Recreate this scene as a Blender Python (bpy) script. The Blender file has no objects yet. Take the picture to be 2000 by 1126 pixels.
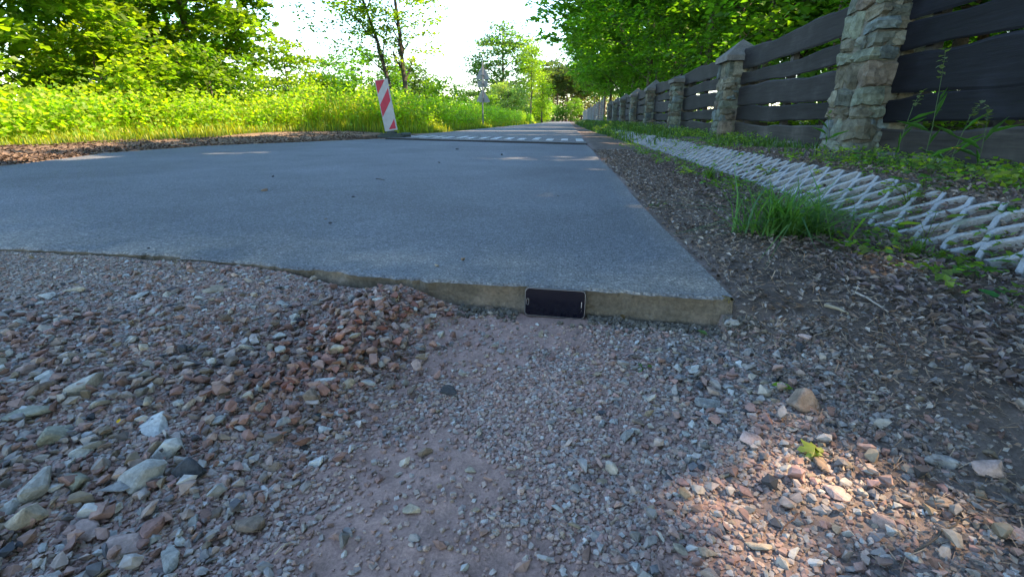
import bpy, bmesh, math, random
import numpy as np
from mathutils import Vector, Matrix, Euler

# ------------------------------------------------------------------ camera, sky, sun, exposure
sc = bpy.context.scene
col = sc.collection
F_PX, CAM_H = 940.0, 0.44
TILT = math.atan(328 / F_PX)
PSI = math.atan(110 / 995.6)
cd = bpy.data.cameras.new('camera')
cd.sensor_width = 36.0
cd.lens = F_PX / 2000 * 36
cd.clip_start = 0.02
cd.clip_end = 3000
cam = bpy.data.objects.new('camera', cd)
col.objects.link(cam)
cam.location = (0, 0, CAM_H)
cam.rotation_euler = (math.pi / 2 - TILT, 0, PSI)
sc.camera = cam

SUN_EL, SUN_AZ = math.radians(47), math.radians(78)     # azimuth measured from +Y (along the road) towards +X
SDIR = np.array([math.sin(SUN_AZ) * math.cos(SUN_EL), math.cos(SUN_AZ) * math.cos(SUN_EL), math.sin(SUN_EL)])
w = bpy.data.worlds.new('World')
sc.world = w
w.use_nodes = True
nt = w.node_tree
bg = nt.nodes['Background']
sky = nt.nodes.new('ShaderNodeTexSky')
sky.sky_type = 'NISHITA'
sky.sun_disc = False
sky.sun_elevation = SUN_EL
sky.sun_rotation = SUN_AZ
sky.air_density = 1.3
sky.dust_density = 0.0
sky.ozone_density = 3.0
nt.links.new(sky.outputs[0], bg.inputs[0])
bg.inputs[1].default_value = 0.15
sl = bpy.data.lights.new('sun', 'SUN')
sl.energy = 3.6
sl.angle = math.radians(0.53)
sl.color = (1.0, 0.75, 0.50)
so = bpy.data.objects.new('sun', sl)
col.objects.link(so)
so.rotation_euler = Vector(SDIR).to_track_quat('Z', 'Y').to_euler()
so.location = (20, 5, 30)
sc.view_settings.view_transform = 'Standard'
sc.view_settings.look = 'None'
sc.view_settings.exposure = 2.3
sc.view_settings.gamma = 1.0
sc.view_settings.use_curve_mapping = False
sc.cycles.max_bounces = 7
sc.cycles.diffuse_bounces = 4
sc.cycles.transmission_bounces = 4
sc.cycles.transparent_max_bounces = 4
sc.cycles.sample_clamp_indirect = 6

rng = np.random.default_rng(7)
random.seed(7)
R = math.radians

# ------------------------------------------------------------------ helpers
def at(px, py, z=0.0):
    """where the sight line through a photo pixel meets height z"""
    u = (px - 1000) / F_PX; v = (563 - py) / F_PX
    fw = math.cos(TILT) + v * math.sin(TILT); up = -math.sin(TILT) + v * math.cos(TILT)
    x = u * math.cos(PSI) - fw * math.sin(PSI); y = fw * math.cos(PSI) + u * math.sin(PSI)
    k = (z - CAM_H) / up
    return x * k, y * k

def sstep(a, b, x):
    t = np.clip((x - a) / (b - a), 0, 1)
    return t * t * (3 - 2 * t)

def _hash(ix, iy, s):
    n = (ix.astype(np.int64) * 374761393 + iy.astype(np.int64) * 668265263 + s * 974711) & 0xFFFFFFFF
    n = ((n ^ (n >> 13)) * 1274126177) & 0xFFFFFFFF
    return ((n ^ (n >> 16)) & 0xFFFF) / 65535.0

def vnoise(x, y, s=0):
    x = np.asarray(x, float); y = np.asarray(y, float)
    ix = np.floor(x); iy = np.floor(y); fx = x - ix; fy = y - iy
    fx = fx * fx * (3 - 2 * fx); fy = fy * fy * (3 - 2 * fy)
    a = _hash(ix, iy, s); b = _hash(ix + 1, iy, s); c = _hash(ix, iy + 1, s); d = _hash(ix + 1, iy + 1, s)
    return (a * (1 - fx) + b * fx) * (1 - fy) + (c * (1 - fx) + d * fx) * fy

def fbm(x, y, o=4, s=0):
    r = 0; a = .5; t = 0
    for i in range(o):
        r = r + a * vnoise(x * 2 ** i, y * 2 ** i, s + i * 17); t += a; a *= .5
    return r / t

class Geo:
    def __init__(self): self.V = []; self.F = []; self.C = []; self.M = []; self.n = 0
    def add(self, V, F, C=None, m=0):
        V = np.asarray(V, float).reshape(-1, 3)
        F = F if isinstance(F, list) else [F]
        for f in F:
            f = np.asarray(f, int)
            if len(f): self.F.append(f + self.n); self.M.append(np.full(len(f), m))
        self.V.append(V)
        if C is None: C = np.ones((len(V), 3))
        C = np.asarray(C, float)
        if C.ndim == 1: C = np.tile(C, (len(V), 1))
        self.C.append(C)
        self.n += len(V)
    def mesh(self, name, mats, smooth=False):
        V = np.concatenate(self.V); C = np.concatenate(self.C)
        me = bpy.data.meshes.new(name)
        me.vertices.add(len(V)); me.vertices.foreach_set('co', V.astype(np.float32).ravel())
        loops = np.concatenate([f.ravel() for f in self.F])
        tot = np.concatenate([np.full(len(f), f.shape[1]) for f in self.F])
        start = np.concatenate([[0], np.cumsum(tot)[:-1]])
        me.loops.add(len(loops)); me.loops.foreach_set('vertex_index', loops.astype(np.int32))
        me.polygons.add(len(tot))
        me.polygons.foreach_set('loop_start', start.astype(np.int32))
        me.polygons.foreach_set('loop_total', tot.astype(np.int32))
        me.polygons.foreach_set('material_index', np.concatenate(self.M).astype(np.int32))
        me.polygons.foreach_set('use_smooth', np.full(len(tot), smooth))
        at_ = me.color_attributes.new('Col', 'FLOAT_COLOR', 'POINT')
        at_.data.foreach_set('color', np.concatenate([C, np.ones((len(C), 1))], 1).astype(np.float32).ravel())
        for m in (mats if isinstance(mats, (list, tuple)) else [mats]): me.materials.append(m)
        me.update(calc_edges=True); me.validate()
        return me

def link(name, me, parent=None, loc=(0, 0, 0), rot=(0, 0, 0), scale=(1, 1, 1)):
    o = bpy.data.objects.new(name, me); col.objects.link(o)
    o.location = loc; o.rotation_euler = rot; o.scale = scale
    if parent is not None: o.parent = parent
    return o

def tag(o, label=None, cat=None, group=None, kind=None):
    if label: o['label'] = label
    if cat: o['category'] = cat
    if group: o['group'] = group
    if kind: o['kind'] = kind
    return o

def empty(name, loc, rz=0.0):
    o = bpy.data.objects.new(name, None); col.objects.link(o)
    o.location = loc; o.rotation_euler = (0, 0, rz); o.empty_display_size = .1
    return o

def rot_from_normals(n, yaw):
    n = n / np.linalg.norm(n, axis=1, keepdims=True)
    h = np.stack([np.cos(yaw), np.sin(yaw), np.zeros_like(yaw)], 1)
    t = h - n * (h * n).sum(1, keepdims=True)
    t /= np.linalg.norm(t, axis=1, keepdims=True) + 1e-9
    b = np.cross(n, t)
    return np.stack([b, t, n], 2)          # columns: x=b, y=t, z=n

def rand_rot(n, g=rng):
    q = g.normal(size=(n, 4)); q /= np.linalg.norm(q, axis=1, keepdims=True)
    a, b, c, d = q.T
    return np.stack([np.stack([1-2*(c*c+d*d), 2*(b*c-a*d), 2*(b*d+a*c)], 1),
                     np.stack([2*(b*c+a*d), 1-2*(b*b+d*d), 2*(c*d-a*b)], 1),
                     np.stack([2*(b*d-a*c), 2*(c*d+a*b), 1-2*(b*b+c*c)], 1)], 1)

def inst(geo, bV, bF, P, Rm, S, C=None, m=0):
    N = len(P)
    if N == 0: return
    S = np.asarray(S, float)
    if S.ndim == 1: S = np.repeat(S[:, None], 3, 1)
    V = np.einsum('nij,nkj->nki', Rm, bV[None] * S[:, None, :]) + P[:, None, :]
    F = (bF[None] + (np.arange(N) * len(bV))[:, None, None]).reshape(-1, bF.shape[1])
    Cc = None if C is None else np.repeat(C, len(bV), 0)
    geo.add(V.reshape(-1, 3), F, Cc, m)

def tube(geo, pts, rad, k=7, C=None, m=0, cap=True):
    pts = np.asarray(pts, float); n = len(pts)
    rad = np.broadcast_to(rad, (n,)) if np.ndim(rad) else np.full(n, rad)
    d = np.gradient(pts, axis=0); d /= np.linalg.norm(d, axis=1, keepdims=True) + 1e-9
    ref = np.array([0, 0, 1.]) if abs(d[0, 2]) < .9 else np.array([1., 0, 0])
    V = []
    u = np.cross(d[0], ref); u /= np.linalg.norm(u)
    for i in range(n):
        u = u - d[i] * (u @ d[i]); u /= np.linalg.norm(u); v = np.cross(d[i], u)
        a = np.arange(k) / k * 2 * math.pi
        V.append(pts[i] + rad[i] * (np.cos(a)[:, None] * u + np.sin(a)[:, None] * v))
    V = np.concatenate(V)
    i = np.arange(n - 1)[:, None]; j = np.arange(k)[None]
    F = np.stack([i * k + j, i * k + (j + 1) % k, (i + 1) * k + (j + 1) % k, (i + 1) * k + j], 2).reshape(-1, 4)
    fs = [F]
    if cap: fs.append(np.array([list(range(k))[::-1]])); fs.append(np.array([[(n - 1) * k + q for q in range(k)]]))
    geo.add(V, fs, C, m)

BOXF = np.array([[0, 3, 2, 1], [4, 5, 6, 7], [0, 1, 5, 4], [1, 2, 6, 5], [2, 3, 7, 6], [3, 0, 4, 7]])
def box(geo, x0, x1, y0, y1, z0, z1, C=None, m=0):
    V = [(x0, y0, z0), (x1, y0, z0), (x1, y1, z0), (x0, y1, z0), (x0, y0, z1), (x1, y0, z1), (x1, y1, z1), (x0, y1, z1)]
    geo.add(V, BOXF, C, m)

def prism(geo, poly, z0, z1, C=None, m=0):
    n = len(poly)
    V = [(x, y, z0) for x, y in poly] + [(x, y, z1) for x, y in poly]
    side = np.array([[i, (i + 1) % n, (i + 1) % n + n, i + n] for i in range(n)])
    geo.add(V, [side, np.array([list(range(n))[::-1]]), np.array([[i + n for i in range(n)]])], C, m)

def rrect(w_, h_, r, n=5):
    out = []
    for cx, cy, a0 in ((w_/2-r, h_/2-r, 0), (-w_/2+r, h_/2-r, 90), (-w_/2+r, -h_/2+r, 180), (w_/2-r, -h_/2+r, 270)):
        for i in range(n + 1):
            a = R(a0 + 90 * i / n); out.append((cx + r * math.cos(a), cy + r * math.sin(a)))
    return out

# ------------------------------------------------------------------ materials
def newmat(name):
    m = bpy.data.materials.new(name); m.use_nodes = True
    return m, m.node_tree, m.node_tree.nodes['Principled BSDF']

def N(t, ty, **kw):
    n = t.nodes.new(ty)
    for k, v in kw.items():
        if k in n.inputs.keys(): n.inputs[k].default_value = v
        else: setattr(n, k, v)
    return n

def mul(t, a, b):
    m = t.nodes.new('ShaderNodeMix'); m.data_type = 'RGBA'; m.blend_type = 'MULTIPLY'; m.inputs[0].default_value = 1
    t.links.new(a, m.inputs[6]); t.links.new(b, m.inputs[7]); return m.outputs[2]

def ramp(t, src, stops):
    r = t.nodes.new('ShaderNodeValToRGB'); t.links.new(src, r.inputs[0])
    e = r.color_ramp.elements
    while len(e) < len(stops): e.new(.5)
    for q, (p, c) in zip(e, stops):
        q.position = p; q.color = (*((c,) * 3 if np.isscalar(c) else c), 1)
    return r.outputs[0]

def coords(t, obj=False, scale=None):
    g = t.nodes.new('ShaderNodeTexCoord') if obj else t.nodes.new('ShaderNodeNewGeometry')
    o = g.outputs['Object'] if obj else g.outputs['Position']
    if scale:
        mp = t.nodes.new('ShaderNodeMapping'); mp.inputs['Scale'].default_value = scale
        t.links.new(o, mp.inputs[0]); o = mp.outputs[0]
    return o

def noise(t, co, s, d=4, rough=.6):
    n = N(t, 'ShaderNodeTexNoise', Scale=s, Detail=d, Roughness=rough)
    if co is not None: t.links.new(co, n.inputs['Vector'])
    return n.outputs['Fac']

def bump(t, p, src, strength, dist, prev=None):
    b = N(t, 'ShaderNodeBump', Strength=strength, Distance=dist)
    t.links.new(src, b.inputs['Height'])
    if prev is not None: t.links.new(prev, b.inputs['Normal'])
    t.links.new(b.outputs[0], p.inputs['Normal'])
    return b.outputs[0]

def attr_mat(name, rough=.9, nscale=60, lo=.7, hi=1.25, bs=.5, bd=.004, spec=.25, source='attr', obj=False, nscale2=None):
    m, t, p = newmat(name)
    if source == 'attr':
        a = N(t, 'ShaderNodeAttribute', attribute_name='Col').outputs['Color']
    elif source == 'obj':
        a = t.nodes.new('ShaderNodeObjectInfo').outputs['Color']
    else:
        c = t.nodes.new('ShaderNodeRGB'); c.outputs[0].default_value = (*source, 1); a = c.outputs[0]
    co = coords(t, obj)
    n1 = noise(t, co, nscale)
    c = mul(t, a, ramp(t, n1, [(.3, lo), (.7, hi)]))
    if nscale2:
        n2 = noise(t, co, nscale2, 5, .7)
        c = mul(t, c, ramp(t, n2, [(.32, .72), (.68, 1.22)]))
    t.links.new(c, p.inputs['Base Color'])
    p.inputs['Roughness'].default_value = rough
    p.inputs['Specular IOR Level'].default_value = spec
    if bs:
        b0 = bump(t, p, n1, bs, bd)
        if nscale2: bump(t, p, n2, min(bs, .6), bd * .45, b0)
    return m

def leaf_mat(name, tint=(1, 1, 1), trans=.52, tcol=(2.3, 2.7, .45)):
    m, t, p = newmat(name)
    a = N(t, 'ShaderNodeAttribute', attribute_name='Col').outputs['Color']
    c = t.nodes.new('ShaderNodeRGB'); c.outputs[0].default_value = (*tint, 1)
    base = mul(t, a, c.outputs[0])
    tc = t.nodes.new('ShaderNodeRGB'); tc.outputs[0].default_value = (*tcol, 1)
    tr = t.nodes.new('ShaderNodeBsdfTranslucent'); t.links.new(mul(t, base, tc.outputs[0]), tr.inputs[0])
    t.links.new(base, p.inputs['Base Color']); p.inputs['Roughness'].default_value = .5
    p.inputs['Specular IOR Level'].default_value = .35
    mx = t.nodes.new('ShaderNodeMixShader'); mx.inputs[0].default_value = trans
    t.links.new(p.outputs[0], mx.inputs[1]); t.links.new(tr.outputs[0], mx.inputs[2])
    t.links.new(mx.outputs[0], t.nodes['Material Output'].inputs[0])
    return m

M_ground = attr_mat('ground', .95, 35, .75, 1.2, .6, .006, .15, nscale2=260)
M_gravel = attr_mat('gravel', .85, 150, .75, 1.22, .35, .002, .3)
M_stone = attr_mat('stone', .9, 28, .62, 1.35, .9, .006, .3, source='obj', obj=False, nscale2=190)
M_litter = attr_mat('litter', .8, 90, .75, 1.2, 0, 0, .25)
M_leaf = leaf_mat('leaf')
M_grass = leaf_mat('grass', (1, 1, 1), .4, (1.9, 2.1, .4))
M_bark = attr_mat('bark', .95, 9, .6, 1.3, .9, .03, .15)
M_mortar = attr_mat('mortar', .95, 18, .7, 1.25, .8, .01, .2, source=(.13, .13, .11), nscale2=90)
M_wallstone = attr_mat('wall_stone', .92, 9, .5, 1.35, .9, .02, .12, source='obj', nscale2=55)
M_paver = attr_mat('concrete', .9, 6, .85, 1.12, .4, .003, .25, source=(.27, .285, .30), nscale2=150)
M_metal = attr_mat('grey_metal', .5, 6, .9, 1.1, 0, 0, .5, source=(.22, .23, .25))
M_white = attr_mat('white_paint', .55, 10, .85, 1.05, 0, 0, .4, source=(.40, .40, .40))
M_red = attr_mat('red_film', .5, 10, .85, 1.1, 0, 0, .4, source=(.42, .02, .05))
M_rubber = attr_mat('rubber', .8, 20, .8, 1.2, .3, .004, .3, source=(.05, .065, .06))

# asphalt
M_asphalt, t, p = newmat('asphalt')
co = coords(t)
a = N(t, 'ShaderNodeAttribute', attribute_name='Col').outputs['Color']
v = N(t, 'ShaderNodeTexVoronoi', Scale=150.0); t.links.new(co, v.inputs['Vector'])
n1 = noise(t, co, 190, 3, .7); n2 = noise(t, co, 2.2, 5, .6)
c = mul(t, a, ramp(t, n1, [(.34, .5), (.5, 1.0), (.68, 1.5)]))
c = mul(t, c, ramp(t, n2, [(.3, .84), (.7, 1.16)]))
sep = t.nodes.new('ShaderNodeSeparateColor'); t.links.new(v.outputs['Color'], sep.inputs[0])
c = mul(t, c, ramp(t, sep.outputs[0], [(0, .68), (.8, 1.08), (.97, 1.5)]))
t.links.new(c, p.inputs['Base Color']); p.inputs['Roughness'].default_value = .78; p.inputs['Specular IOR Level'].default_value = .35
b_ = bump(t, p, v.outputs['Distance'], .55, .004)
bump(t, p, n1, .6, .004, b_)

# cut face of the slab: sandy concrete, moss tinted
M_cut, t, p = newmat('slab_cut_face')
co = coords(t)
n1 = noise(t, co, 9, 5, .65); n2 = noise(t, co, 120, 4, .7)
c = ramp(t, n1, [(.3, (.075, .062, .046)), (.5, (.125, .102, .075)), (.66, (.19, .148, .11))])
c = mul(t, c, ramp(t, n2, [(.3, .65), (.7, 1.3)]))
t.links.new(c, p.inputs['Base Color']); p.inputs['Roughness'].default_value = .93
b_ = bump(t, p, n2, .7, .004); bump(t, p, n1, .5, .012, b_)

# dark stained boards
M_board, t, p = newmat('stained_board')
co = coords(t, True, (14, .8, 14))
n1 = noise(t, co, 3.2, 6, .65); n2 = noise(t, coords(t), 2.4, 4, .6)
a = t.nodes.new('ShaderNodeObjectInfo').outputs['Color']
c = mul(t, a, ramp(t, n1, [(.3, .6), (.7, 1.35)]))
c = mul(t, c, ramp(t, n2, [(.3, .55), (.55, 1.0), (.75, 2.1)]))
t.links.new(c, p.inputs['Base Color']); p.inputs['Roughness'].default_value = .7; p.inputs['Specular IOR Level'].default_value = .18
bump(t, p, n1, .5, .006)

# ------------------------------------------------------------------ plan of the place
SLAB, STEP = 0.070, 0.102
EDGE = [at(x, y, SLAB) for x, y in ((0, 485), (250, 495), (500, 514), (800, 545), (1080, 558), (1430, 585))]
EX = np.array([e[0] for e in EDGE]); EY = np.array([e[1] for e in EDGE])
XR = EX[-1]
def front_y(x):
    x = np.asarray(x, float)
    y = np.interp(x, EX, EY)
    return np.where(x < EX[0], EY[0] + (EX[0] - x) * .07, y)
LP = [at(x, y, SLAB) for x, y in ((0, 325), (200, 300), (400, 285), (600, 277), (725, 272))]
LYs = np.array([1.3, 2.0] + [q[1] for q in LP] + [11.0]); LXs = np.array([-3.6, -4.1] + [q[0] for q in LP] + [-3.95])
def left_x(y): return np.interp(y, LYs, LXs)
def right_x(y): return XR - .06 * np.clip((np.asarray(y, float) - 1) / 6.75, 0, 1.1) + .008 * np.sin(np.asarray(y) * 2.1)
SX = at(1145, 283, SLAB); SXL = at(745, 272, SLAB)
def step_y(x): return SX[1] + (SX[0] - x) * (SXL[1] - SX[1]) / (SX[0] - SXL[0])

VEG_Y = np.array([-5, 5, 7, 9, 11, 12.5, 13.5, 15, 25, 200]); VEG_X = np.array([-7.6, -7.2, -7.3, -7.6, -7.2, -6.2, -4.9, -4.3, -4.15, -4.1])
def veg_x(y): return np.interp(y, VEG_Y, VEG_X)

def hit(px, py):
    z0_, z1_ = -.1, .42
    for _ in range(40):
        zm = (z0_ + z1_) / 2; x_, y_ = at(px, py, zm)
        if float(height(x_, y_)) > zm: z0_ = zm
        else: z1_ = zm
    return at(px, py, z0_)

def in_road(x, y, m=0.0):
    near = (y > front_y(x) + m) & (y < 11) & (x > left_x(y) + m) & (x < right_x(y) - m)
    far = (y > step_y(x)) & (x > -3.75 + m) & (x < XR - .04 - m)
    return near | far

def height(x, y):
    x = np.asarray(x, float); y = np.asarray(y, float)
    # right verge profile
    zr = np.interp(x, [.3, .7, 1.0, 1.18, 1.43, 1.6, 2.18, 3.0, 8, 30], [.055, .058, .050, .046, .190, .196, .186, .19, .2, .3])
    # left verge profile
    d = left_x(y) - x
    zl = .062 + .085 * np.exp(-((d - 1.1) / .55) ** 2) * sstep(2.5, 5, y) + .05 * sstep(1.5, 4, d)
    far = sstep(9, 11, y)
    zl = zl * (1 - far) + (.07 + .1 * sstep(-4.0, -6, x)) * far
    # gravel in front of the slab
    fy = front_y(x)
    left = sstep(-.28, -.85, x)
    zg = .060 * left + .006 * (fbm(x * 3, y * 3, 3, 5) - .5) * 2
    pile = np.exp(-(((x + .40 + .08 * (1 - y)) / .105) ** 2)) * sstep(.25, .6, y) * (.034 * sstep(.45, 1.0, y) + .008)
    zg = zg + pile
    rise = sstep(.30, .62, x + .15 * (fbm(x * 2 + 9, y * 2, 2, 3) - .5)) * (.25 + .75 * sstep(.4, 1.0, y))
    zg = zg * (1 - rise) + .056 * rise
    front = y < fy
    mid = np.where(front, zg, -.02)
    z = np.where(x > XR, np.where(y < fy + .05, zg, zr), mid)
    blend = sstep(fy - .12, fy + .1, y)
    zrb = zg * (1 - blend) + zr * blend
    z = np.where((x > XR - .02), zrb, z)
    lv = ~front & (x < left_x(y))
    z = np.where(lv, zl, z)
    ins = in_road(x, y, .04)
    z = np.where(ins, -.02, z)
    z = np.where(~ins & (y > 11) & (x > -5) & (x < XR), .07, z)
    # sealing strip of soil hard against the far road
    n = (fbm(x * 1.2 + 3, y * 1.2, 4, 9) - .5)
    off = np.where(in_road(x, y, 0.0), 0, 1)
    z = z + n * .03 * off * np.clip((np.abs(y) - .8) / 3, 0, 1)
    near = off * np.exp(-((np.hypot(x, y) / 3.5) ** 2))
    z = z + near * ((fbm(x * 14, y * 14, 3, 21) - .5) * .011 + (fbm(x * 60, y * 60, 3, 31) - .5) * .0045)
    st = sstep(1.15, 1.20, x) * sstep(1.49, 1.44, x) * (y > .8) * (y < 17)
    z = z - .022 * st
    # far terrain
    r = np.hypot(x, y)
    z = z + sstep(120, 500, r) * 3.0 * fbm(x / 90, y / 90, 3, 77)
    return z

# ------------------------------------------------------------------ ground sheet
def axis(lo, f0, f1, hi, fine, grow=1.09, mx=60):
    a = list(np.arange(f0, f1 + 1e-9, fine))
    s = fine; q = f1
    while q < hi: s = min(s * grow, mx); q += s; a.append(q)
    s = fine; q = f0; b = []
    while q > lo: s = min(s * grow, mx); q -= s; b.append(q)
    return np.array(b[::-1] + a)
gx = axis(-650, -1.6, 1.62, 650, .0108, 1.08)
gy = axis(-60, .28, 1.3, 900, .0105, 1.06)
X, Y = np.meshgrid(gx, gy)
Z = height(X, Y)
def ground_color(x, y):
    x = np.asarray(x, float); y = np.asarray(y, float)
    n = fbm(x * 3, y * 3, 4, 40)[..., None]; n2 = fbm(x * 11, y * 11, 3, 55)[..., None]
    pink = np.array([.33, .215, .178]); sand = np.array([.27, .215, .175]); humus = np.array([.115, .09, .074])
    grey = np.array([.225, .175, .15]); dirt = np.array([.20, .135, .088]); green = np.array([.07, .095, .025]); forest = np.array([.05, .045, .02])
    c = np.broadcast_to(pink, x.shape + (3,)) * (.75 + .5 * n)
    s = (sstep(-.75, -1.25, x) * sstep(.5, .9, y))[..., None]; c = c * (1 - s) + sand * (.85 + .3 * n) * s
    g = (sstep(.05, .3, x + .2 * (n[..., 0] - .5)))[..., None]; c = c * (1 - g) + grey * (.7 + .6 * n2) * g
    h = (sstep(.33, .48, x + .18 * (n[..., 0] - .5)) * sstep(.35, .7, y + .3 * (n2[..., 0] - .5) + .2))[..., None]; c = c * (1 - h) + humus * (.6 + .9 * n2) * h
    gr = (sstep(1.9, 2.3, x) * .6)[..., None]; c = c * (1 - gr) + np.array([.06, .075, .03]) * (.6 + .8 * n) * gr
    fo = sstep(2.8, 3.4, x)[..., None]; c = c * (1 - fo) + forest * (.6 + .8 * n) * fo
    lv = (sstep(.1, -.1, x - left_x(y)) * (y > front_y(x)))[..., None]
    c = c * (1 - lv) + dirt * (.65 + .75 * n2) * lv
    gg = sstep(.3, -.3, x - veg_x(y))[..., None]; c = c * (1 - gg) + green * (.7 + .6 * n) * gg
    ff = (sstep(.2, 1.5, x - XR) * sstep(8, 14, y))[..., None]; c = c * (1 - ff) + green * (.7 + .6 * n) * ff
    return c
g = Geo()
ny, nx = X.shape
idx = np.arange(ny * nx).reshape(ny, nx)
Fq = np.stack([idx[:-1, :-1], idx[:-1, 1:], idx[1:, 1:], idx[1:, :-1]], 2).reshape(-1, 4)
g.add(np.stack([X, Y, Z], 2).reshape(-1, 3), Fq, ground_color(X, Y).reshape(-1, 3))
tag(link('ground', g.mesh('ground', M_ground, True)), kind='structure')

# ------------------------------------------------------------------ roads
def asphalt_color(x, y):
    n = fbm(x * 1.1, y * 1.1, 4, 61)[..., None]; n2 = fbm(x * 7, y * 7, 4, 71)[..., None]
    c = np.array([.104, .113, .125]) * (.78 + .44 * n)
    d = np.clip(1 - (y - front_y(x)) / (.16 + .55 * n[..., 0]), 0, 1)[..., None] * np.clip(1.6 * (n2 - .25), 0, 1)
    edge = np.clip(1 - (right_x(y) - x) / .10, 0, 1)[..., None] * .4
    s = np.clip(d * .8 + edge * n2, 0, 1)
    return c * (1 - s) + np.array([.29, .25, .20]) * s
us = np.concatenate([np.linspace(0, .5, 60)[:-1], np.linspace(.5, 1, 230)])
vs = np.concatenate([[0, .0004, .0012, .002], np.linspace(.004, .1, 40)[:-1], np.linspace(.1, 1, 60)])
U, Vv = np.meshgrid(us, vs)
x0 = -3.6 + U * (XR + 3.6)
yf = front_y(x0); ys = step_y(x0) + .25
Yr = yf + (ys - yf) * Vv
Xr = left_x(Yr) + (right_x(Yr) - left_x(Yr)) * U
lip = (Vv < .0005)
jag = (fbm(x0 * 45, x0 * 0, 3, 81) - .5) * .014 + .012 * sstep(.60, .75, fbm(x0 * 14, x0 * 0 + 3, 3, 82))
Yr = Yr + jag * np.clip(1 - Vv / .01, 0, 1)
Zr = SLAB + (fbm(Xr * 1.5, Yr * 1.5, 3, 83) - .5) * .006 + (fbm(Xr * 70, Yr * 70, 2, 85) - .5) * .0025 * np.clip(1 - (Yr - 1) / 2, 0, 1)
Zr = Zr - .004 * (Vv < .0005)
Yr = Yr
g = Geo()
ny, nx = Xr.shape; idx = np.arange(ny * nx).reshape(ny, nx)
Fq = np.stack([idx[:-1, :-1], idx[:-1, 1:], idx[1:, 1:], idx[1:, :-1]], 2).reshape(-1, 4)
g.add(np.stack([Xr, Yr, Zr], 2).reshape(-1, 3), Fq, asphalt_color(Xr, Yr).reshape(-1, 3))
# cut front face
k = 12
xf, yf_, zf = Xr[0], Yr[0], Zr[0]
S = np.linspace(0, 1, k)[:, None]
zz = zf[None] * (1 - S) + (-.06) * S
fb = front_y(xf) + .004
yy = (yf_[None] * np.clip(1 - S * 5, 0, 1) + fb[None] * (1 - np.clip(1 - S * 5, 0, 1))) + .002 + ((fbm(xf[None] * 14, zz * 30, 3, 91) - .5) * .016 + (fbm(xf[None] * 55, zz * 90, 3, 92) - .5) * .008) * np.sin(np.clip(S, 0, 1) * math.pi * .8) - .016 * S ** 2
yy[0] = yf_
xx = np.broadcast_to(xf[None], zz.shape)
idx = np.arange(k * nx).reshape(k, nx)
Fq = np.stack([idx[:-1, :-1], idx[1:, :-1], idx[1:, 1:], idx[:-1, 1:]], 2).reshape(-1, 4)
g.add(np.stack([xx, yy, zz], 2).reshape(-1, 3), Fq, None, 1)
# right and left sides
for j, flip in ((nx - 1, 1), (0, 0)):
    top = np.stack([Xr[:, j], Yr[:, j], Zr[:, j]], 1); bot = top.copy(); bot[:, 2] = -.06
    n_ = len(top); i = np.arange(n_ - 1)
    f = np.stack([i, i + n_, i + 1 + n_, i + 1], 1)
    g.add(np.concatenate([top, bot]), f if flip else f[:, ::-1], None, 1)
tag(link('asphalt_road', g.mesh('asphalt_road', [M_asphalt, M_cut], False)), kind='structure')

# the raised older layer that carries on into the distance
g = Geo()
us = np.linspace(0, 1, 60); ys_ = np.concatenate([np.linspace(0, 6, 40), np.geomspace(6.3, 150, 60)])
U, Q = np.meshgrid(us, ys_)
Xr2 = -3.72 + U * (XR - .06 + 3.72)
Yr2 = step_y(Xr2) * np.clip(1 - Q / 8, 0, 1) + Q + (SX[1]) * (1 - np.clip(1 - Q / 8, 0, 1))
Yr2 = Yr2 + (fbm(Xr2 * 9, 0 * Xr2, 3, 88) - .5) * .05 * (Q < .01)
Zr2 = STEP - .002 + (fbm(Xr2, Yr2, 3, 89) - .5) * .008 + .02 * sstep(0, .5, Q) * 0
cc = np.array([.12, .118, .116]) * (.8 + .4 * fbm(Xr2 * .8, Yr2 * .5, 4, 93))[..., None]
ny, nx = Xr2.shape; idx = np.arange(ny * nx).reshape(ny, nx)
Fq = np.stack([idx[:-1, :-1], idx[:-1, 1:], idx[1:, 1:], idx[1:, :-1]], 2).reshape(-1, 4)
g.add(np.stack([Xr2, Yr2, Zr2], 2).reshape(-1, 3), Fq, cc.reshape(-1, 3))
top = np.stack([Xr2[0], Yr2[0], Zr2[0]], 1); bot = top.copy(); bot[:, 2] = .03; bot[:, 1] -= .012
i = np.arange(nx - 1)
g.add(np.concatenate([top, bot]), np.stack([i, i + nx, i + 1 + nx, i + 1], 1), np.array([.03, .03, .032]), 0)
for j, flip in ((nx - 1, 1), (0, 0)):
    top = np.stack([Xr2[:, j], Yr2[:, j], Zr2[:, j]], 1); bot = top.copy(); bot[:, 2] = .0
    n_ = len(top); i = np.arange(n_ - 1); f = np.stack([i, i + n_, i + 1 + n_, i + 1], 1)
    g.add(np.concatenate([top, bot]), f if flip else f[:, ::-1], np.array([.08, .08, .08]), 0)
far_road = tag(link('far_road', g.mesh('far_road', M_asphalt, False)), kind='structure')
# short white bars painted across the raised layer, one object per bar
M_bar = attr_mat('road_paint', .7, 25, .6, 1.05, 0, 0, .3, source=(.52, .52, .52), nscale2=60)
for i in range(15):
    xb = XR - .16 - i * .268
    y0 = step_y(xb) + .55 + (.18 if i % 2 else 0)
    g = Geo()
    prism(g, [(xb - .062, y0), (xb + .062, y0 - .02), (xb + .066, y0 + .75 + .3 * (i % 3 == 0)), (xb - .058, y0 + .78 + .3 * (i % 3 == 0))], STEP - .002, STEP + .0055)
    link('painted_bar', g.mesh('painted_bar', M_bar), far_road)

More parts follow.
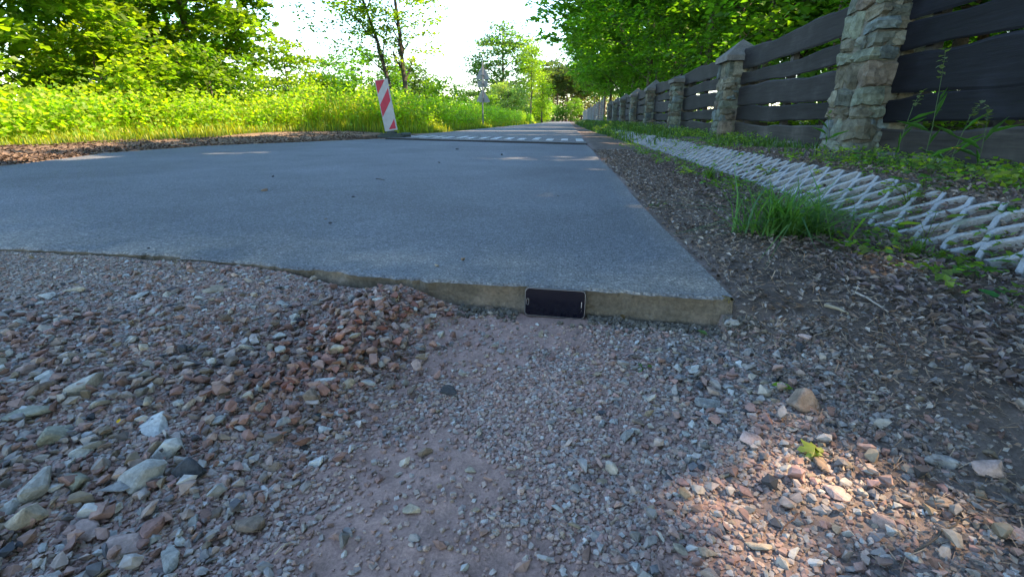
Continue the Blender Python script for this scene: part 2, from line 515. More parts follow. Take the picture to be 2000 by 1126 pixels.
# ------------------------------------------------------------------ stones
def hull(n, flat, seed, sx=1.0, sy=1.0, bev=0):
    r_ = random.Random(seed)
    bm = bmesh.new()
    for _ in range(n):
        v_ = Vector((r_.gauss(0, 1), r_.gauss(0, 1), r_.gauss(0, 1))).normalized()
        k_ = r_.uniform(.82, 1.08)
        bm.verts.new((v_.x * k_ * sx * .5, v_.y * k_ * sy * .5, v_.z * k_ * flat * .5))
    res = bmesh.ops.convex_hull(bm, input=bm.verts)
    for v_ in [q for q in bm.verts if not q.link_faces]: bm.verts.remove(v_)
    if bev:
        bmesh.ops.dissolve_limit(bm, angle_limit=R(16), verts=bm.verts, edges=bm.edges)
        bmesh.ops.bevel(bm, geom=list(bm.edges), offset=bev, segments=1, affect='EDGES', profile=.6)
    bmesh.ops.triangulate(bm, faces=bm.faces)
    bm.verts.index_update()
    V = np.array([q.co[:] for q in bm.verts]); F = np.array([[q.index for q in f.verts] for f in bm.faces])
    bm.free()
    return V, F
SMALL = [hull(8, .75, 100 + i, 1, .8) for i in range(10)]
MID = [hull(10 + i % 3, .66, 200 + i, 1.05, .78) for i in range(12)]
PAL = np.array([[.36, .235, .195], [.27, .165, .135], [.43, .325, .265], [.37, .335, .31], [.47, .465, .44], [.30, .28, .265], [.17, .165, .17], [.07, .075, .085],
                [.29, .23, .16], [.42, .37, .31], [.36, .22, .19], [.21, .19, .17], [.33, .33, .305]])
PW_L = np.array([.20, .13, .13, .11, .08, .07, .05, .02, .06, .06, .05, .02, .02])
PW_R = np.array([.17, .10, .13, .12, .06, .09, .07, .03, .08, .07, .05, .05, .01])

def occupied(x, y):
    # keep gravel out of the phone's footprint
    return (np.abs(x + .02) < .085) & (np.abs(y - 1.05) < .035)

def scatter_gravel(n, smin, smax, bases, dens, seed, pw_pow=2.4, zoff=.10):
    r_ = np.random.default_rng(seed)
    x = r_.uniform(-2.1, 1.25, n * 4); y = r_.uniform(.22, 1.32, n * 4)
    ok = (y < front_y(x) - .012) & ~occupied(x, y) & (r_.uniform(size=n * 4) < dens(x, y))
    x, y = x[ok][:n], y[ok][:n]
    n = len(x)
    q = r_.uniform(size=n) ** pw_pow
    s = smin + (smax - smin) * q
    z = height(x, y) + s * zoff
    P = np.stack([x, y, z], 1)
    nn = np.stack([r_.normal(0, .3, n), r_.normal(0, .3, n), np.ones(n)], 1)
    Rm = rot_from_normals(nn, r_.uniform(0, 6.28, n))
    wr = sstep(-.1, .4, x)
    pick = np.where(r_.uniform(size=n) < wr, r_.choice(13, n, p=PW_R / PW_R.sum()), r_.choice(13, n, p=PW_L / PW_L.sum()))
    C = PAL[pick] * r_.uniform(.75, 1.2, (n, 1)) * .8 * (1 - .35 * sstep(.35, .55, x))[:, None]
    hf = np.exp(-(((x + .40 + .10 * (1 - y)) / .16) ** 2)) * sstep(.3, .7, y)
    C = C * (1 - hf[:, None] * np.array([[.10, .30, .36]]))
    # dust binds small ones to the bed colour
    gc = ground_color(x, y) * 1.15
    k_ = np.clip(1 - s / .014, 0, .75)[:, None]
    C = C * (1 - k_) + gc * k_
    geo = Geo()
    b = r_.integers(0, len(bases), n)
    S = np.stack([s, s * r_.uniform(.75, 1.1, n), s * r_.uniform(.7, 1.1, n)], 1)
    for i_ in range(len(bases)):
        m_ = b == i_
        inst(geo, bases[i_][0], bases[i_][1], P[m_], Rm[m_], S[m_], C[m_])
    return geo

M_gravel_i = attr_mat('gravel_small', .85, 150, .75, 1.22, .35, .002, .3)
for nd in M_gravel_i.node_tree.nodes:
    if nd.type == 'ATTRIBUTE': nd.attribute_type = 'INSTANCER'
def gn_rocks():
    ng = bpy.data.node_groups.new('gravel_instances', 'GeometryNodeTree')
    ng.interface.new_socket('Geometry', in_out='INPUT', socket_type='NodeSocketGeometry')
    ng.interface.new_socket('Geometry', in_out='OUTPUT', socket_type='NodeSocketGeometry')
    A = ng.nodes.new; Lk = ng.links.new
    gi = A('NodeGroupInput'); go = A('NodeGroupOutput')
    g2i = A('GeometryNodeGeometryToInstance')
    for i in range(9):
        if i % 3:
            c = A('GeometryNodeMeshIcoSphere'); c.inputs['Radius'].default_value = .5; c.inputs['Subdivisions'].default_value = 1
        else:
            c = A('GeometryNodeMeshCube'); c.inputs['Size'].default_value = (.8, .8, .8)
        sp = A('GeometryNodeSetPosition'); Lk(c.outputs['Mesh'], sp.inputs['Geometry'])
        rv = A('FunctionNodeRandomValue'); rv.data_type = 'FLOAT_VECTOR'
        k_ = .17
        rv.inputs[0].default_value = (-k_, -k_, -k_); rv.inputs[1].default_value = (k_, k_, k_); rv.inputs['Seed'].default_value = i * 7 + 3
        Lk(rv.outputs[0], sp.inputs['Offset'])
        ss = A('GeometryNodeSetShadeSmooth'); ss.inputs['Shade Smooth'].default_value = False
        Lk(sp.outputs[0], ss.inputs[0])
        sm = A('GeometryNodeSetMaterial'); sm.inputs['Material'].default_value = M_gravel_i; Lk(ss.outputs[0], sm.inputs[0])
        Lk(sm.outputs[0], g2i.inputs[0])
    ip = A('GeometryNodeInstanceOnPoints'); Lk(gi.outputs[0], ip.inputs['Points']); Lk(g2i.outputs[0], ip.inputs['Instance'])
    ip.inputs['Pick Instance'].default_value = True
    def na(name, ty):
        n = A('GeometryNodeInputNamedAttribute'); n.data_type = ty; n.inputs[0].default_value = name; return n.outputs[0]
    Lk(na('pick', 'INT'), ip.inputs['Instance Index']); Lk(na('scl', 'FLOAT_VECTOR'), ip.inputs['Scale'])
    er = A('FunctionNodeEulerToRotation'); Lk(na('rot', 'FLOAT_VECTOR'), er.inputs[0]); Lk(er.outputs[0], ip.inputs['Rotation'])
    Lk(ip.outputs[0], go.inputs[0])
    return ng
NG_ROCK = gn_rocks()
def gravel_points(name, n, smin, smax, dens, seed, pw, label, zoff=.12):
    r_ = np.random.default_rng(seed)
    m = n * 5
    y = .22 + 1.1 * r_.uniform(size=m) ** 1.15; x = r_.uniform(-2.1, 1.25, m)
    ok = (y < front_y(x) - .010) & ~occupied(x, y) & (r_.uniform(size=m) < dens(x, y)) & (np.abs(x + .04) < .35 + 1.45 * y)
    x, y = x[ok][:n], y[ok][:n]; n = len(x)
    s = smin + (smax - smin) * r_.uniform(size=n) ** pw
    P = np.stack([x, y, height(x, y) + s * zoff], 1)
    wr = sstep(-.1, .4, x)
    pick = np.where(r_.uniform(size=n) < wr, r_.choice(13, n, p=PW_R / PW_R.sum()), r_.choice(13, n, p=PW_L / PW_L.sum()))
    C = PAL[pick] * r_.uniform(.7, 1.2, (n, 1)) * .85
    k_ = np.clip(1.05 - s / .011, .1, .72)[:, None]
    C = C * (1 - k_) + ground_color(x, y) * 1.1 * k_
    me = bpy.data.meshes.new(name); me.vertices.add(n); me.vertices.foreach_set('co', P.astype(np.float32).ravel())
    def at_(nm, ty, arr, fld):
        a = me.attributes.new(nm, ty, 'POINT'); a.data.foreach_set(fld, arr.ravel())
    at_('pick', 'INT', r_.integers(0, 9, n).astype(np.int32), 'value')
    at_('scl', 'FLOAT_VECTOR', np.stack([s, s * r_.uniform(.65, 1.0, n), s * r_.uniform(.45, .85, n)], 1).astype(np.float32), 'vector')
    at_('rot', 'FLOAT_VECTOR', np.stack([r_.normal(0, .25, n), r_.normal(0, .25, n), r_.uniform(0, 6.28, n)], 1).astype(np.float32), 'vector')
    at_('Col', 'FLOAT_COLOR', np.concatenate([C, np.ones((n, 1))], 1).astype(np.float32), 'color')
    o = link(name, me); md = o.modifiers.new('instances', 'NODES'); md.node_group = NG_ROCK
    tag(o, label, 'gravel', None, 'stuff'); print(name, n)

def d_small(x, y):
    left = sstep(-.20, -.42, x) * (1 - .75 * sstep(-1.0, -1.5, x) * sstep(.55, .9, y))
    mid = .8 * (x > -.42) * (x < .2) * (.12 + .9 * sstep(.50, .62, fbm(x * 6, y * 6, 3, 300)))
    right = .62 * sstep(-.05, .22, x) * (.45 + .75 * sstep(.42, .6, fbm(x * 7, y * 7, 3, 322))) * (1 - .9 * sstep(.42, .62, x))
    return np.clip(np.maximum.reduce([left, mid, right]), .03, 1)
def d_mid(x, y):
    left = sstep(-.26, -.38, x) * (1 - .88 * sstep(-.95, -1.4, x) * sstep(.55, .9, y))
    right = .62 * sstep(-.1, .22, x) * (1 - .93 * sstep(.42, .62, x))
    return np.clip(np.maximum(left, right), .09, 1)
gravel_points('fine_gravel', 120000, .0025, .0095, d_small, 11, 1.4, 'pinkish grey fine gravel pressed into the dirt before the road edge')
g2 = scatter_gravel(13000, .0075, .021, MID, d_mid, 12, 1.7, .16)
tag(link('loose_gravel', g2.mesh('loose_gravel', M_gravel)), 'loose red and grey crushed gravel spread in front of the road', 'gravel', None, 'stuff')
# a second thin layer heaped on the ridge of the pile
def d_ridge(x, y):
    heap = np.exp(-(((x + .40 + .10 * (1 - y)) / .12) ** 2)) * sstep(.35, .7, y) * (y < 1.05)
    field = sstep(-.30, -.45, x) * (.50 - .44 * sstep(.62, .95, y)) * (1 - .9 * sstep(-.95, -1.3, x) * sstep(.55, .9, y))
    right = .15 * sstep(.0, .2, x) * (1 - .93 * sstep(.38, .56, x)) * sstep(1.0, .8, y)
    return np.maximum(np.maximum(heap, field), right)
g3 = scatter_gravel(5000, .012, .028, MID, d_ridge, 13, 1.6, .42)
tag(link('coarse_gravel', g3.mesh('coarse_gravel', M_gravel)), 'coarser red brown gravel heaped against the road edge and thinning to the left', 'gravel', None, 'stuff')

g4 = scatter_gravel(560, .018, .033, MID, lambda x, y: np.exp(-(((x + .36 + .12 * (1 - y)) / .085) ** 2)) * sstep(.5, .85, y) * (y < 1.03), 17, 1.2, .55)
g4.C = [c_ * np.array([.92, .74, .68]) for c_ in g4.C]
tag(link('heaped_gravel', g4.mesh('heaped_gravel', M_gravel)), 'coarse chunks making up the crest of the gravel heap at the road edge', 'gravel', None, 'stuff')

BIG = []
for i in range(22):
    V_, F_ = hull(10 + i % 5, (.45, .6, .75, .5)[i % 4], 400 + i, 1.0, (.62, .8, .7)[i % 3], .035)
    gg_ = Geo(); gg_.add(V_, F_); BIG.append(gg_.mesh('stone', M_stone))
NAMES_C = {'pale': (.40, .385, .345), 'pink': (.37, .27, .235), 'red': (.26, .15, .125), 'brown': (.22, .165, .125), 'grey': (.24, .235, .225), 'dark': (.06, .063, .07),
           'tan': (.35, .295, .22), 'green': (.25, .245, .19), 'teal': (.06, .09, .105), 'white': (.46, .455, .43)}
def stone(px, py, wpx, c, label, group=None, i=None, flat=1.0, z=None, rz=None, name='stone', cat='stone', tilt=.25):
    zz_ = 0.02
    for _ in range(4):
        x_, y_ = at(px, py, zz_); zz_ = float(height(x_, y_)) if z is None else z
    d_ = math.sqrt(x_ * x_ + y_ * y_ + (CAM_H - zz_) ** 2)
    s = wpx * d_ / 1010 * 1.06
    i = random.randrange(len(BIG)) if i is None else i
    o = link(name, BIG[i], None, (x_, y_, zz_ + s * .10), (random.uniform(-tilt, tilt), random.uniform(-tilt, tilt), random.uniform(0, 6.28) if rz is None else rz),
             (s, s, s * flat))
    cc_ = np.array(NAMES_C[c]) * random.uniform(.85, 1.08)
    o.color = (*cc_, 1)
    return tag(o, label, cat, group)
HAND = [
 (740,616,36,'pale','pale upright stone on the right flank of the gravel heap, left of the road corner',.8),
 (958,606,30,'brown','rounded grey brown stone lying against the cut road edge left of the phone',1.1),
 (737,566,36,'tan','tan blocky stone on top of the gravel heap touching the road edge',1.1),
 (665,690,56,'tan','long tan stone with rounded top in the middle of the gravel heap',.9),
 (605,790,52,'brown','large dark brown block at the foot of the gravel heap',1.3),
 (570,800,36,'red','reddish brown upright stone beside the large dark brown block',1.5),
 (680,758,40,'tan','squarish tan stone at the right foot of the gravel heap',1.2),
 (635,750,62,'pale','long flat pale slab lying across the gravel heap',.5),
 (637,843,36,'white','bluish white stone on its own below the heap, beside a dark teal chip',1.0),
 (670,806,38,'white','flat white stone at the right foot of the gravel heap',.7),
 (618,905,38,'white','white stone at the edge of the compact dirt, lowest on the heap side',.8),
 (620,820,30,'teal','dark teal stone chip between the brown block and the white stones',.8),
 (535,915,52,'brown','triangular brown stone with sharp point by the compact dirt',1.1),
 (375,922,64,'dark','black shiny stone chunk in the loose gravel',1.0),
 (433,946,42,'pink','pink stone just right of the black chunk',.9),
 (425,912,28,'white','small round white stone right of the black chunk',.8),
 (288,940,88,'pale','large pale wedge shaped slab left of the black chunk',.65),
 (333,886,66,'pale','pale stone with tan patches above the black chunk',.8),
 (305,835,72,'white','broad flat white stone in the loose gravel behind the yellow petal',.4),
 (165,756,74,'pale','long grey white wedge stone at the edge of the sandy patch',.6),
 (95,740,42,'pale','small pale stone left of the long grey white wedge',.6),
 (78,768,50,'brown','brown rounded stone near the left side of the loose gravel',.9),
 (105,858,56,'green','greenish grey upright stone at the left of the gravel',1.3),
 (60,812,60,'green','dull green grey flat stone near the left border',.6),
 (270,584,38,'pale','pale flat stone lying in the thin gravel near the road',.6),
 (95,582,44,'pale','thin pale stone half sunk in the sandy patch',.4),
 (150,571,42,'tan','low tan stone half sunk in the sandy patch',.7),
 (422,826,44,'pale','square pale stone in the middle of the loose gravel',.8),
 (420,570,40,'tan','buff stone in the thin gravel midway to the road edge',.8),
 (490,976,34,'pink','tall narrow pink stone by the compact dirt',1.1),
 (490,1030,60,'brown','brown brick shaped stone half on the compact dirt',1.2),
 (440,775,36,'brown','dark brown stone amid pale ones in the heap tail',1.0),
 (155,1046,66,'pink','large pink stone low in the gravel left of the red one',1.0),
 (300,1044,60,'red','large reddish stone low in the loose gravel',1.0),
 (60,955,86,'pale','large smooth grey stone at the left border of the gravel',.8),
 (147,945,50,'green','pointed greenish white stone between larger grey stones',1.2),
 (55,1020,56,'tan','yellowish grey block in the lower left gravel',1.1),
 (245,1076,72,'pink','broad greyish pink stone at the bottom of the gravel',.9),
 (358,1058,40,'pale','pale green stone beside the large reddish one',.9),
 (165,885,54,'pale','rounded pale stone just right of the greenish upright one',.9),
 (230,965,60,'grey','flat grey stone below the large pale wedge slab',.6),
 (330,1100,60,'pale','pale triangular stone at the bottom edge of the gravel',.7),
 (20,1000,48,'pale','bluish pale stone cut by the left border',.7),
 (200,1000,44,'pink','slender pink stone in the lower left gravel',.7),
 (830,886,36,'brown','upright brown stone alone on the compact dirt',1.4),
 (805,998,38,'tan','yellowish brown stone alone low on the compact dirt',1.1),
 (1078,702,22,'red','small orange red pebble below the phone',1.0),
 (1015,960,34,'pink','pink grey stone near the bottom middle of the dirt',1.0),
 (918,920,26,'tan','small buff stone on the compact dirt right of the upright brown one',1.0),
 (1380,792,66,'grey','thin flat blue grey slate piece below the slab corner',.3),
 (1573,792,74,'brown','long blunt grey brown stone right of the bright green leaf',.9),
 (1500,822,30,'red','dark red stone left of the long blunt grey brown one',1.1),
 (1465,860,52,'pink','sunlit flat pink stone left of the torn yellow green leaf',.7),
 (1610,910,52,'brown','brown stone under the torn yellow green leaf',.8),
 (1635,967,46,'pink','pink stone with flat top at the edge of the sun patch',.8),
 (1722,1025,46,'pink','oval pale pink stone standing on edge in the sun patch',1.2),
 (1925,922,62,'pink','pinkish stone near the right border among the leaf litter',.8),
 (1838,912,54,'grey','flat grey stone left of the pinkish one near the right border',.6),
 (1430,628,36,'grey','grey angular stone leaning on the corner of the road slab',1.3),
 (1575,660,36,'pink','pale pink stone beyond the slab corner at the litter edge',.9),
 (1225,857,44,'grey','smooth grey stone right of centre in the packed gravel',.8),
 (1172,830,32,'grey','small upright grey stone right of centre in the packed gravel',1.0),
 (1355,728,34,'pale','pale elongated chip behind the blue grey slate piece',.7),
 (1980,1048,50,'pink','pinkish grey stone at the lower right border',.8),
 (1835,985,40,'brown','dull brown stone in the lower right shade',.9),
 (1480,1065,50,'tan','sunlit buff stone near the bottom edge',.8),
 (1380,1080,46,'tan','buff flat stone in the lower sun patch',.7),
 (785,668,32,'red','dark red stone at the right edge of the gravel heap',1.1),
 (860,655,28,'pale','small pale stone between heap and phone',.9),
 (645,636,34,'brown','brown stone high on the gravel heap',1.0),
 (690,612,40,'pink','pink stone on the crest of the gravel heap',.9),
 (840,622,34,'pale','pale flat stone at the heap foot nearest the phone',.7),
 (815,594,34,'pink','pinkish brown block leaning on the road edge above the heap foot',1.1),
 (870,598,28,'brown','small brown block against the cut road edge at the heap foot',1.2),
]
hand_xy = []
for q in HAND:
    o = stone(q[0], q[1], q[2], q[3], q[4], None, None, q[5]); hand_xy.append((o.location.x, o.location.y, o.scale.x))
hand_xy = np.array(hand_xy)
# unnamed individuals: the largest of the loose stones
r_ = random.Random(5)
ZL = [('heap', 'on the gravel heap by the road edge', 95), ('loose', 'in the loose gravel left of the compact dirt', 95), ('right', 'in the packed gravel below the slab corner', 40)]
CW = ['pink', 'brown', 'pale', 'tan', 'grey', 'red', 'pale', 'pink', 'dark', 'brown']
ADJ = {'pale': 'pale grey', 'pink': 'pinkish', 'red': 'dark red', 'brown': 'dull brown', 'grey': 'mid grey', 'dark': 'near black', 'tan': 'buff'}
for zn, where, cnt in ZL:
    k_ = 0; tries = 0
    while k_ < cnt and tries < 6000:
        tries += 1
        if zn == 'heap':
            y_ = r_.uniform(.55, 1.02); x_ = -.43 - .1 * (1 - y_) + r_.gauss(0, .10); s = r_.uniform(.018, .036)
        elif zn == 'loose':
            y_ = r_.uniform(.30, .98); x_ = r_.uniform(-1.15, -.36); s = r_.uniform(.018, .040) * (.85 if y_ > .8 else 1.0)
            if x_ < -.9 and y_ > .7 and r_.random() < .7: continue
        else:
            y_ = r_.uniform(.36, .95); x_ = r_.uniform(.12, .42); s = r_.uniform(.015, .026)
        if y_ > front_y(x_) - .03 or occupied(x_, y_): continue
        if (np.hypot(hand_xy[:, 0] - x_, hand_xy[:, 1] - y_) < (hand_xy[:, 2] + s) * .46).any(): continue
        hand_xy = np.vstack([hand_xy, [x_, y_, s]])
        c_ = r_.choice(CW); flat = r_.uniform(.6, 1.15)
        zz_ = float(height(x_, y_)) + (r_.uniform(.004, .012) if zn == 'heap' else 0)
        o = link('stone', BIG[r_.randrange(len(BIG))], None, (x_, y_, zz_ + s * .15), (r_.uniform(-.3, .3), r_.uniform(-.3, .3), r_.uniform(0, 6.28)), (s, s * r_.uniform(.8, 1.1), s * flat))
        o.color = (*(np.array(NAMES_C[c_]) * r_.uniform(.75, 1.1) * .85), 1)
        shp = 'flat ' if flat < .74 else ('blocky ' if flat > .98 else 'angular ')
        siz = 'small ' if s < .024 else ('large ' if s > .033 else '')
        if zn == 'right': siz = 'small ' if s < .019 else ''
        wh = where
        if zn == 'heap': wh = 'on the gravel heap right against the road edge' if y_ > .88 else ('on the middle of the gravel heap' if y_ > .72 else 'on the near tail of the gravel heap')
        if zn == 'loose': wh = 'in the loose gravel near the left border' if x_ < -.72 else ('in the near loose gravel by the compact dirt' if y_ < .55 else 'in the loose gravel left of the heap')
        tag(o, f'{siz}{shp}{ADJ[c_]} stone {wh}', 'stone', f'loose stones {where}')
        k_ += 1
# pebbles lying on the asphalt
PEB = [(517,373,16,'brown','brown stone, largest lying on the asphalt'), (905,506,14,'brown','small brown pebble on the asphalt near the front edge'),
       (853,519,13,'tan','small buff pebble on the asphalt left of the brown one near the front edge'), (645,436,9,'dark','dark pebble on the asphalt beside a paler one'),
       (637,428,8,'grey','tiny grey pebble just behind the dark pebble on the asphalt'), (690,385,8,'dark','tiny dark pebble alone right of the largest stone on the asphalt'),
       (533,345,7,'dark','black crumb on the asphalt beyond the largest stone'), (858,318,8,'dark','black crumb on the far asphalt near the middle'),
       (980,303,8,'dark','dark crumb on the asphalt before the white bars'), (1090,383,6,'dark','dark crumb on the asphalt close to the right road edge'),
       (885,425,7,'grey','grey crumb in the middle of the near asphalt'), (300,488,8,'grey','grey crumb on the asphalt at the left front edge'),
       (893,292,8,'dark','dark crumb left of the crumb before the white bars'), (290,486,7,'dark','black crumb by the left front edge of the asphalt')]
for px, py, wp, c_, lb in PEB:
    stone(px, py, wp, c_, lb, None, None, .9, SLAB, name='pebble', cat='pebble')

# ------------------------------------------------------------------ litter on the right verge
def verge_z(x, y): return height(x, y)
r2 = np.random.default_rng(31)
geo = Geo()
LV = np.array([[-.5, 0, 0], [-.15, -.28, .12], [.5, 0, .05], [-.15, .28, .12], [.2, .0, -.03]]); LF = np.array([[0, 1, 4], [1, 2, 4], [2, 3, 4], [3, 0, 4]])
def verge_pts(n, xlo, xhi, ymax, seed, ylo=.25):
    q = np.random.default_rng(seed)
    x = q.uniform(xlo, xhi, n); y = ylo + (ymax - ylo) * q.uniform(size=n) ** 2.2
    ok = (q.uniform(size=n) < .6 + .4 * sstep(.4, .85, y)) & (x > np.where(y > front_y(XR), right_x(y) + .01 + q.exponential(.012, n), .36 + q.normal(0, .09, n))) 
    return x[ok], y[ok]
x, y = verge_pts(30000, .34, 1.6, 7.0, 1)
n = len(x); s = r2.uniform(.005, .020, n) * (.62 + .38 * sstep(.5, 1.1, y) + .12 * y)
nn = np.stack([r2.normal(0, .45, n), r2.normal(0, .45, n), np.ones(n)], 1)
cb = np.array([[.19, .135, .10], [.14, .105, .085], [.27, .22, .175], [.10, .08, .07], [.33, .29, .25], [.18, .15, .135]])[r2.integers(0, 6, n)] * r2.uniform(.6, 1.2, (n, 1))
inst(geo, LV, LF, np.stack([x, y, height(x, y) + .004 + r2.uniform(0, .008, n)], 1), rot_from_normals(nn, r2.uniform(0, 6.28, n)), np.stack([s, s, s], 1), cb)
x, y = verge_pts(26000, .34, 1.35, 6.0, 2)
n = len(x); NV = np.array([[-.5, -.022, 0], [.5, -.022, 0.02], [.5, .022, 0.02], [-.5, .022, 0]]); NF = np.array([[0, 1, 2, 3]])
s = r2.uniform(.012, .040, n) * (.55 + .45 * sstep(.5, 1.1, y))
nn = np.stack([r2.normal(0, .3, n), r2.normal(0, .3, n), np.ones(n)], 1)
cb = np.array([[.26, .165, .10], [.20, .13, .085], [.34, .25, .165], [.15, .11, .085]])[r2.integers(0, 4, n)] * r2.uniform(.6, 1.2, (n, 1))
inst(geo, NV, NF, np.stack([x, y, height(x, y) + .005 + r2.uniform(0, .006, n)], 1), rot_from_normals(nn, r2.uniform(0, 6.28, n)), s, cb)
x, y = verge_pts(8500, .70, 2.2, 5.0, 3, .7)
n = len(x); s = r2.uniform(.012, .032, n); nn = np.stack([r2.normal(0, .6, n), r2.normal(0, .6, n), np.ones(n)], 1)
cb = np.array([[.18, .14, .125], [.13, .10, .10], [.24, .205, .18], [.10, .08, .075]])[r2.integers(0, 4, n)] * r2.uniform(.6, 1.2, (n, 1))
inst(geo, LV * np.array([1, 1, 1.6]), LF, np.stack([x, y, height(x, y) + .010 + r2.uniform(0, .008, n)], 1), rot_from_normals(nn, r2.uniform(0, 6.28, n)), s, cb)
tag(link('leaf_litter', geo.mesh('leaf_litter', M_litter)), 'brown needles and curled dead leaves covering the verge right of the road', 'litter', None, 'stuff')
# litter over the left dirt bank
geo = Geo()
n = 9000; y = r2.uniform(3, 13, n); x = left_x(y) - .03 - r2.exponential(.8, n)
s = r2.uniform(.02, .06, n); nn = np.stack([r2.normal(0, .4, n), r2.normal(0, .4, n), np.ones(n)], 1)
cb = np.array([[.09, .065, .05], [.07, .05, .04], [.14, .10, .07], [.17, .12, .08]])[r2.integers(0, 4, n)] * r2.uniform(.6, 1.2, (n, 1))  # browns darkened to put the bank's partial tree shade into the colour
inst(geo, LV, LF, np.stack([x, y, height(x, y) + .01], 1), rot_from_normals(nn, r2.uniform(0, 6.28, n)), s, cb)
tag(link('bank_litter', geo.mesh('bank_litter', M_litter)), 'dead leaves and needles on the low dirt bank left of the road', 'litter', None, 'stuff')

# crumbs: clods at the slab corner and along the foot of the cut
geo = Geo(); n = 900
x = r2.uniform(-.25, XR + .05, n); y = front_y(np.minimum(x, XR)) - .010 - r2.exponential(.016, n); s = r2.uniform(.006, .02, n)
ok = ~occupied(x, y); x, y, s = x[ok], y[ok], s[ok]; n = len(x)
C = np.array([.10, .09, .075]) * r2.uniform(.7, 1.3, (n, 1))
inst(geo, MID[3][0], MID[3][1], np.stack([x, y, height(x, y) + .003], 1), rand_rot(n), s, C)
tag(link('crumbled_soil', geo.mesh('crumbled_soil', M_gravel)), 'dark crumbled soil along the foot of the cut road edge', 'soil', None, 'stuff')

# ------------------------------------------------------------------ phone
def phone():
    fy0 = float(front_y(-.02)); ang = math.atan2(EY[-1] - EY[-3], EX[-1] - EX[-3])
    cx, _ = at(1082, 588, .035)
    root = empty('phone', (cx + .002, fy0 - .026, .001), ang)
    tag(root, 'black smartphone standing on its long side against the cut road edge', 'phone')
    tilt = R(-9)
    Wp, Hp, T = .1445, .0690, .0085
    M_body, t, p = newmat('phone_body'); p.inputs['Base Color'].default_value = (.012, .012, .016, 1); p.inputs['Roughness'].default_value = .35
    M_glass, t, p = newmat('phone_glass'); p.inputs['Base Color'].default_value = (.004, .004, .009, 1); p.inputs['Roughness'].default_value = .06; p.inputs['Specular IOR Level'].default_value = .5
    M_sil, t, p = newmat('silver'); p.inputs['Base Color'].default_value = (.22, .22, .25, 1); p.inputs['Metallic'].default_value = .9; p.inputs['Roughness'].default_value = .35
    def part(name, polys, z0, z1, mat, bev=0):
        g_ = Geo()
        for pl in polys: prism(g_, pl, z0, z1)
        me = g_.mesh(name, mat)
        if bev:
            bm = bmesh.new(); bm.from_mesh(me)
            bmesh.ops.bevel(bm, geom=[e for e in bm.edges if len(e.link_faces) == 2 and e.calc_face_angle(0) > 1.2], offset=bev, segments=3, affect='EDGES', profile=.5)
            bm.to_mesh(me); bm.free()
        # local xy plane -> upright, facing -Y
        me.transform(Matrix.Rotation(tilt, 4, 'X') @ Matrix.Translation((0, 0, Hp / 2)) @ Matrix.Rotation(math.pi / 2, 4, 'X'))
        return link(name, me, root)
    part('body', [rrect(Wp, Hp, .0105, 6)], -T / 2, T / 2, M_body, .0022)
    part('glass', [rrect(Wp - .006, Hp - .006, .0085, 6)], T / 2 - .0004, T / 2 + .0007, M_glass, .0004)
    def ring(w_, h_, r_o, th):
        o_ = rrect(w_, h_, r_o, 5); i_ = rrect(w_ - 2 * th, h_ - 2 * th, max(r_o - th, .0003), 5)
        return o_, i_
    def ringmesh(name, w_, h_, r_o, th, cx_, z0, z1, mat):
        o_, i_ = ring(w_, h_, r_o, th); n_ = len(o_); g_ = Geo()
        V_ = [(x + cx_, y, z1) for x, y in o_] + [(x + cx_, y, z1) for x, y in i_] + [(x + cx_, y, z0) for x, y in o_] + [(x + cx_, y, z0) for x, y in i_]
        F_ = []
        for i in range(n_):
            j = (i + 1) % n_
            F_ += [[i, j, n_ + j, n_ + i], [i, 2 * n_ + i, 2 * n_ + j, j], [n_ + i, n_ + j, 3 * n_ + j, 3 * n_ + i]]
        g_.add(V_, np.array(F_)); me = g_.mesh(name, mat)
        me.transform(Matrix.Rotation(tilt, 4, 'X') @ Matrix.Translation((0, 0, Hp / 2)) @ Matrix.Rotation(math.pi / 2, 4, 'X'))
        return link(name, me, root)
    ringmesh('screen_rim', Wp - .0035, Hp - .0035, .0095, .0006, 0, T / 2 - .001, T / 2 + .0011, M_sil)
    ringmesh('home_button', .0055, .0150, .0024, .0006, -Wp / 2 + .0082, T / 2, T / 2 + .0013, M_sil)
    g_e = part('earpiece', [[(x + Wp / 2 - .0100, y) for x, y in rrect(.0016, .0135, .0007, 3)]], T / 2, T / 2 + .0012, M_sil)
    part('front_camera', [[(x + Wp / 2 - .0095, y - .013) for x, y in rrect(.003, .003, .0014, 4)]], T / 2, T / 2 + .0010, M_body)
    part('side_key', [[(x - .02, y + Hp / 2) for x, y in rrect(.012, .001, .0004, 2)]], -.001, .001, M_body)
phone()

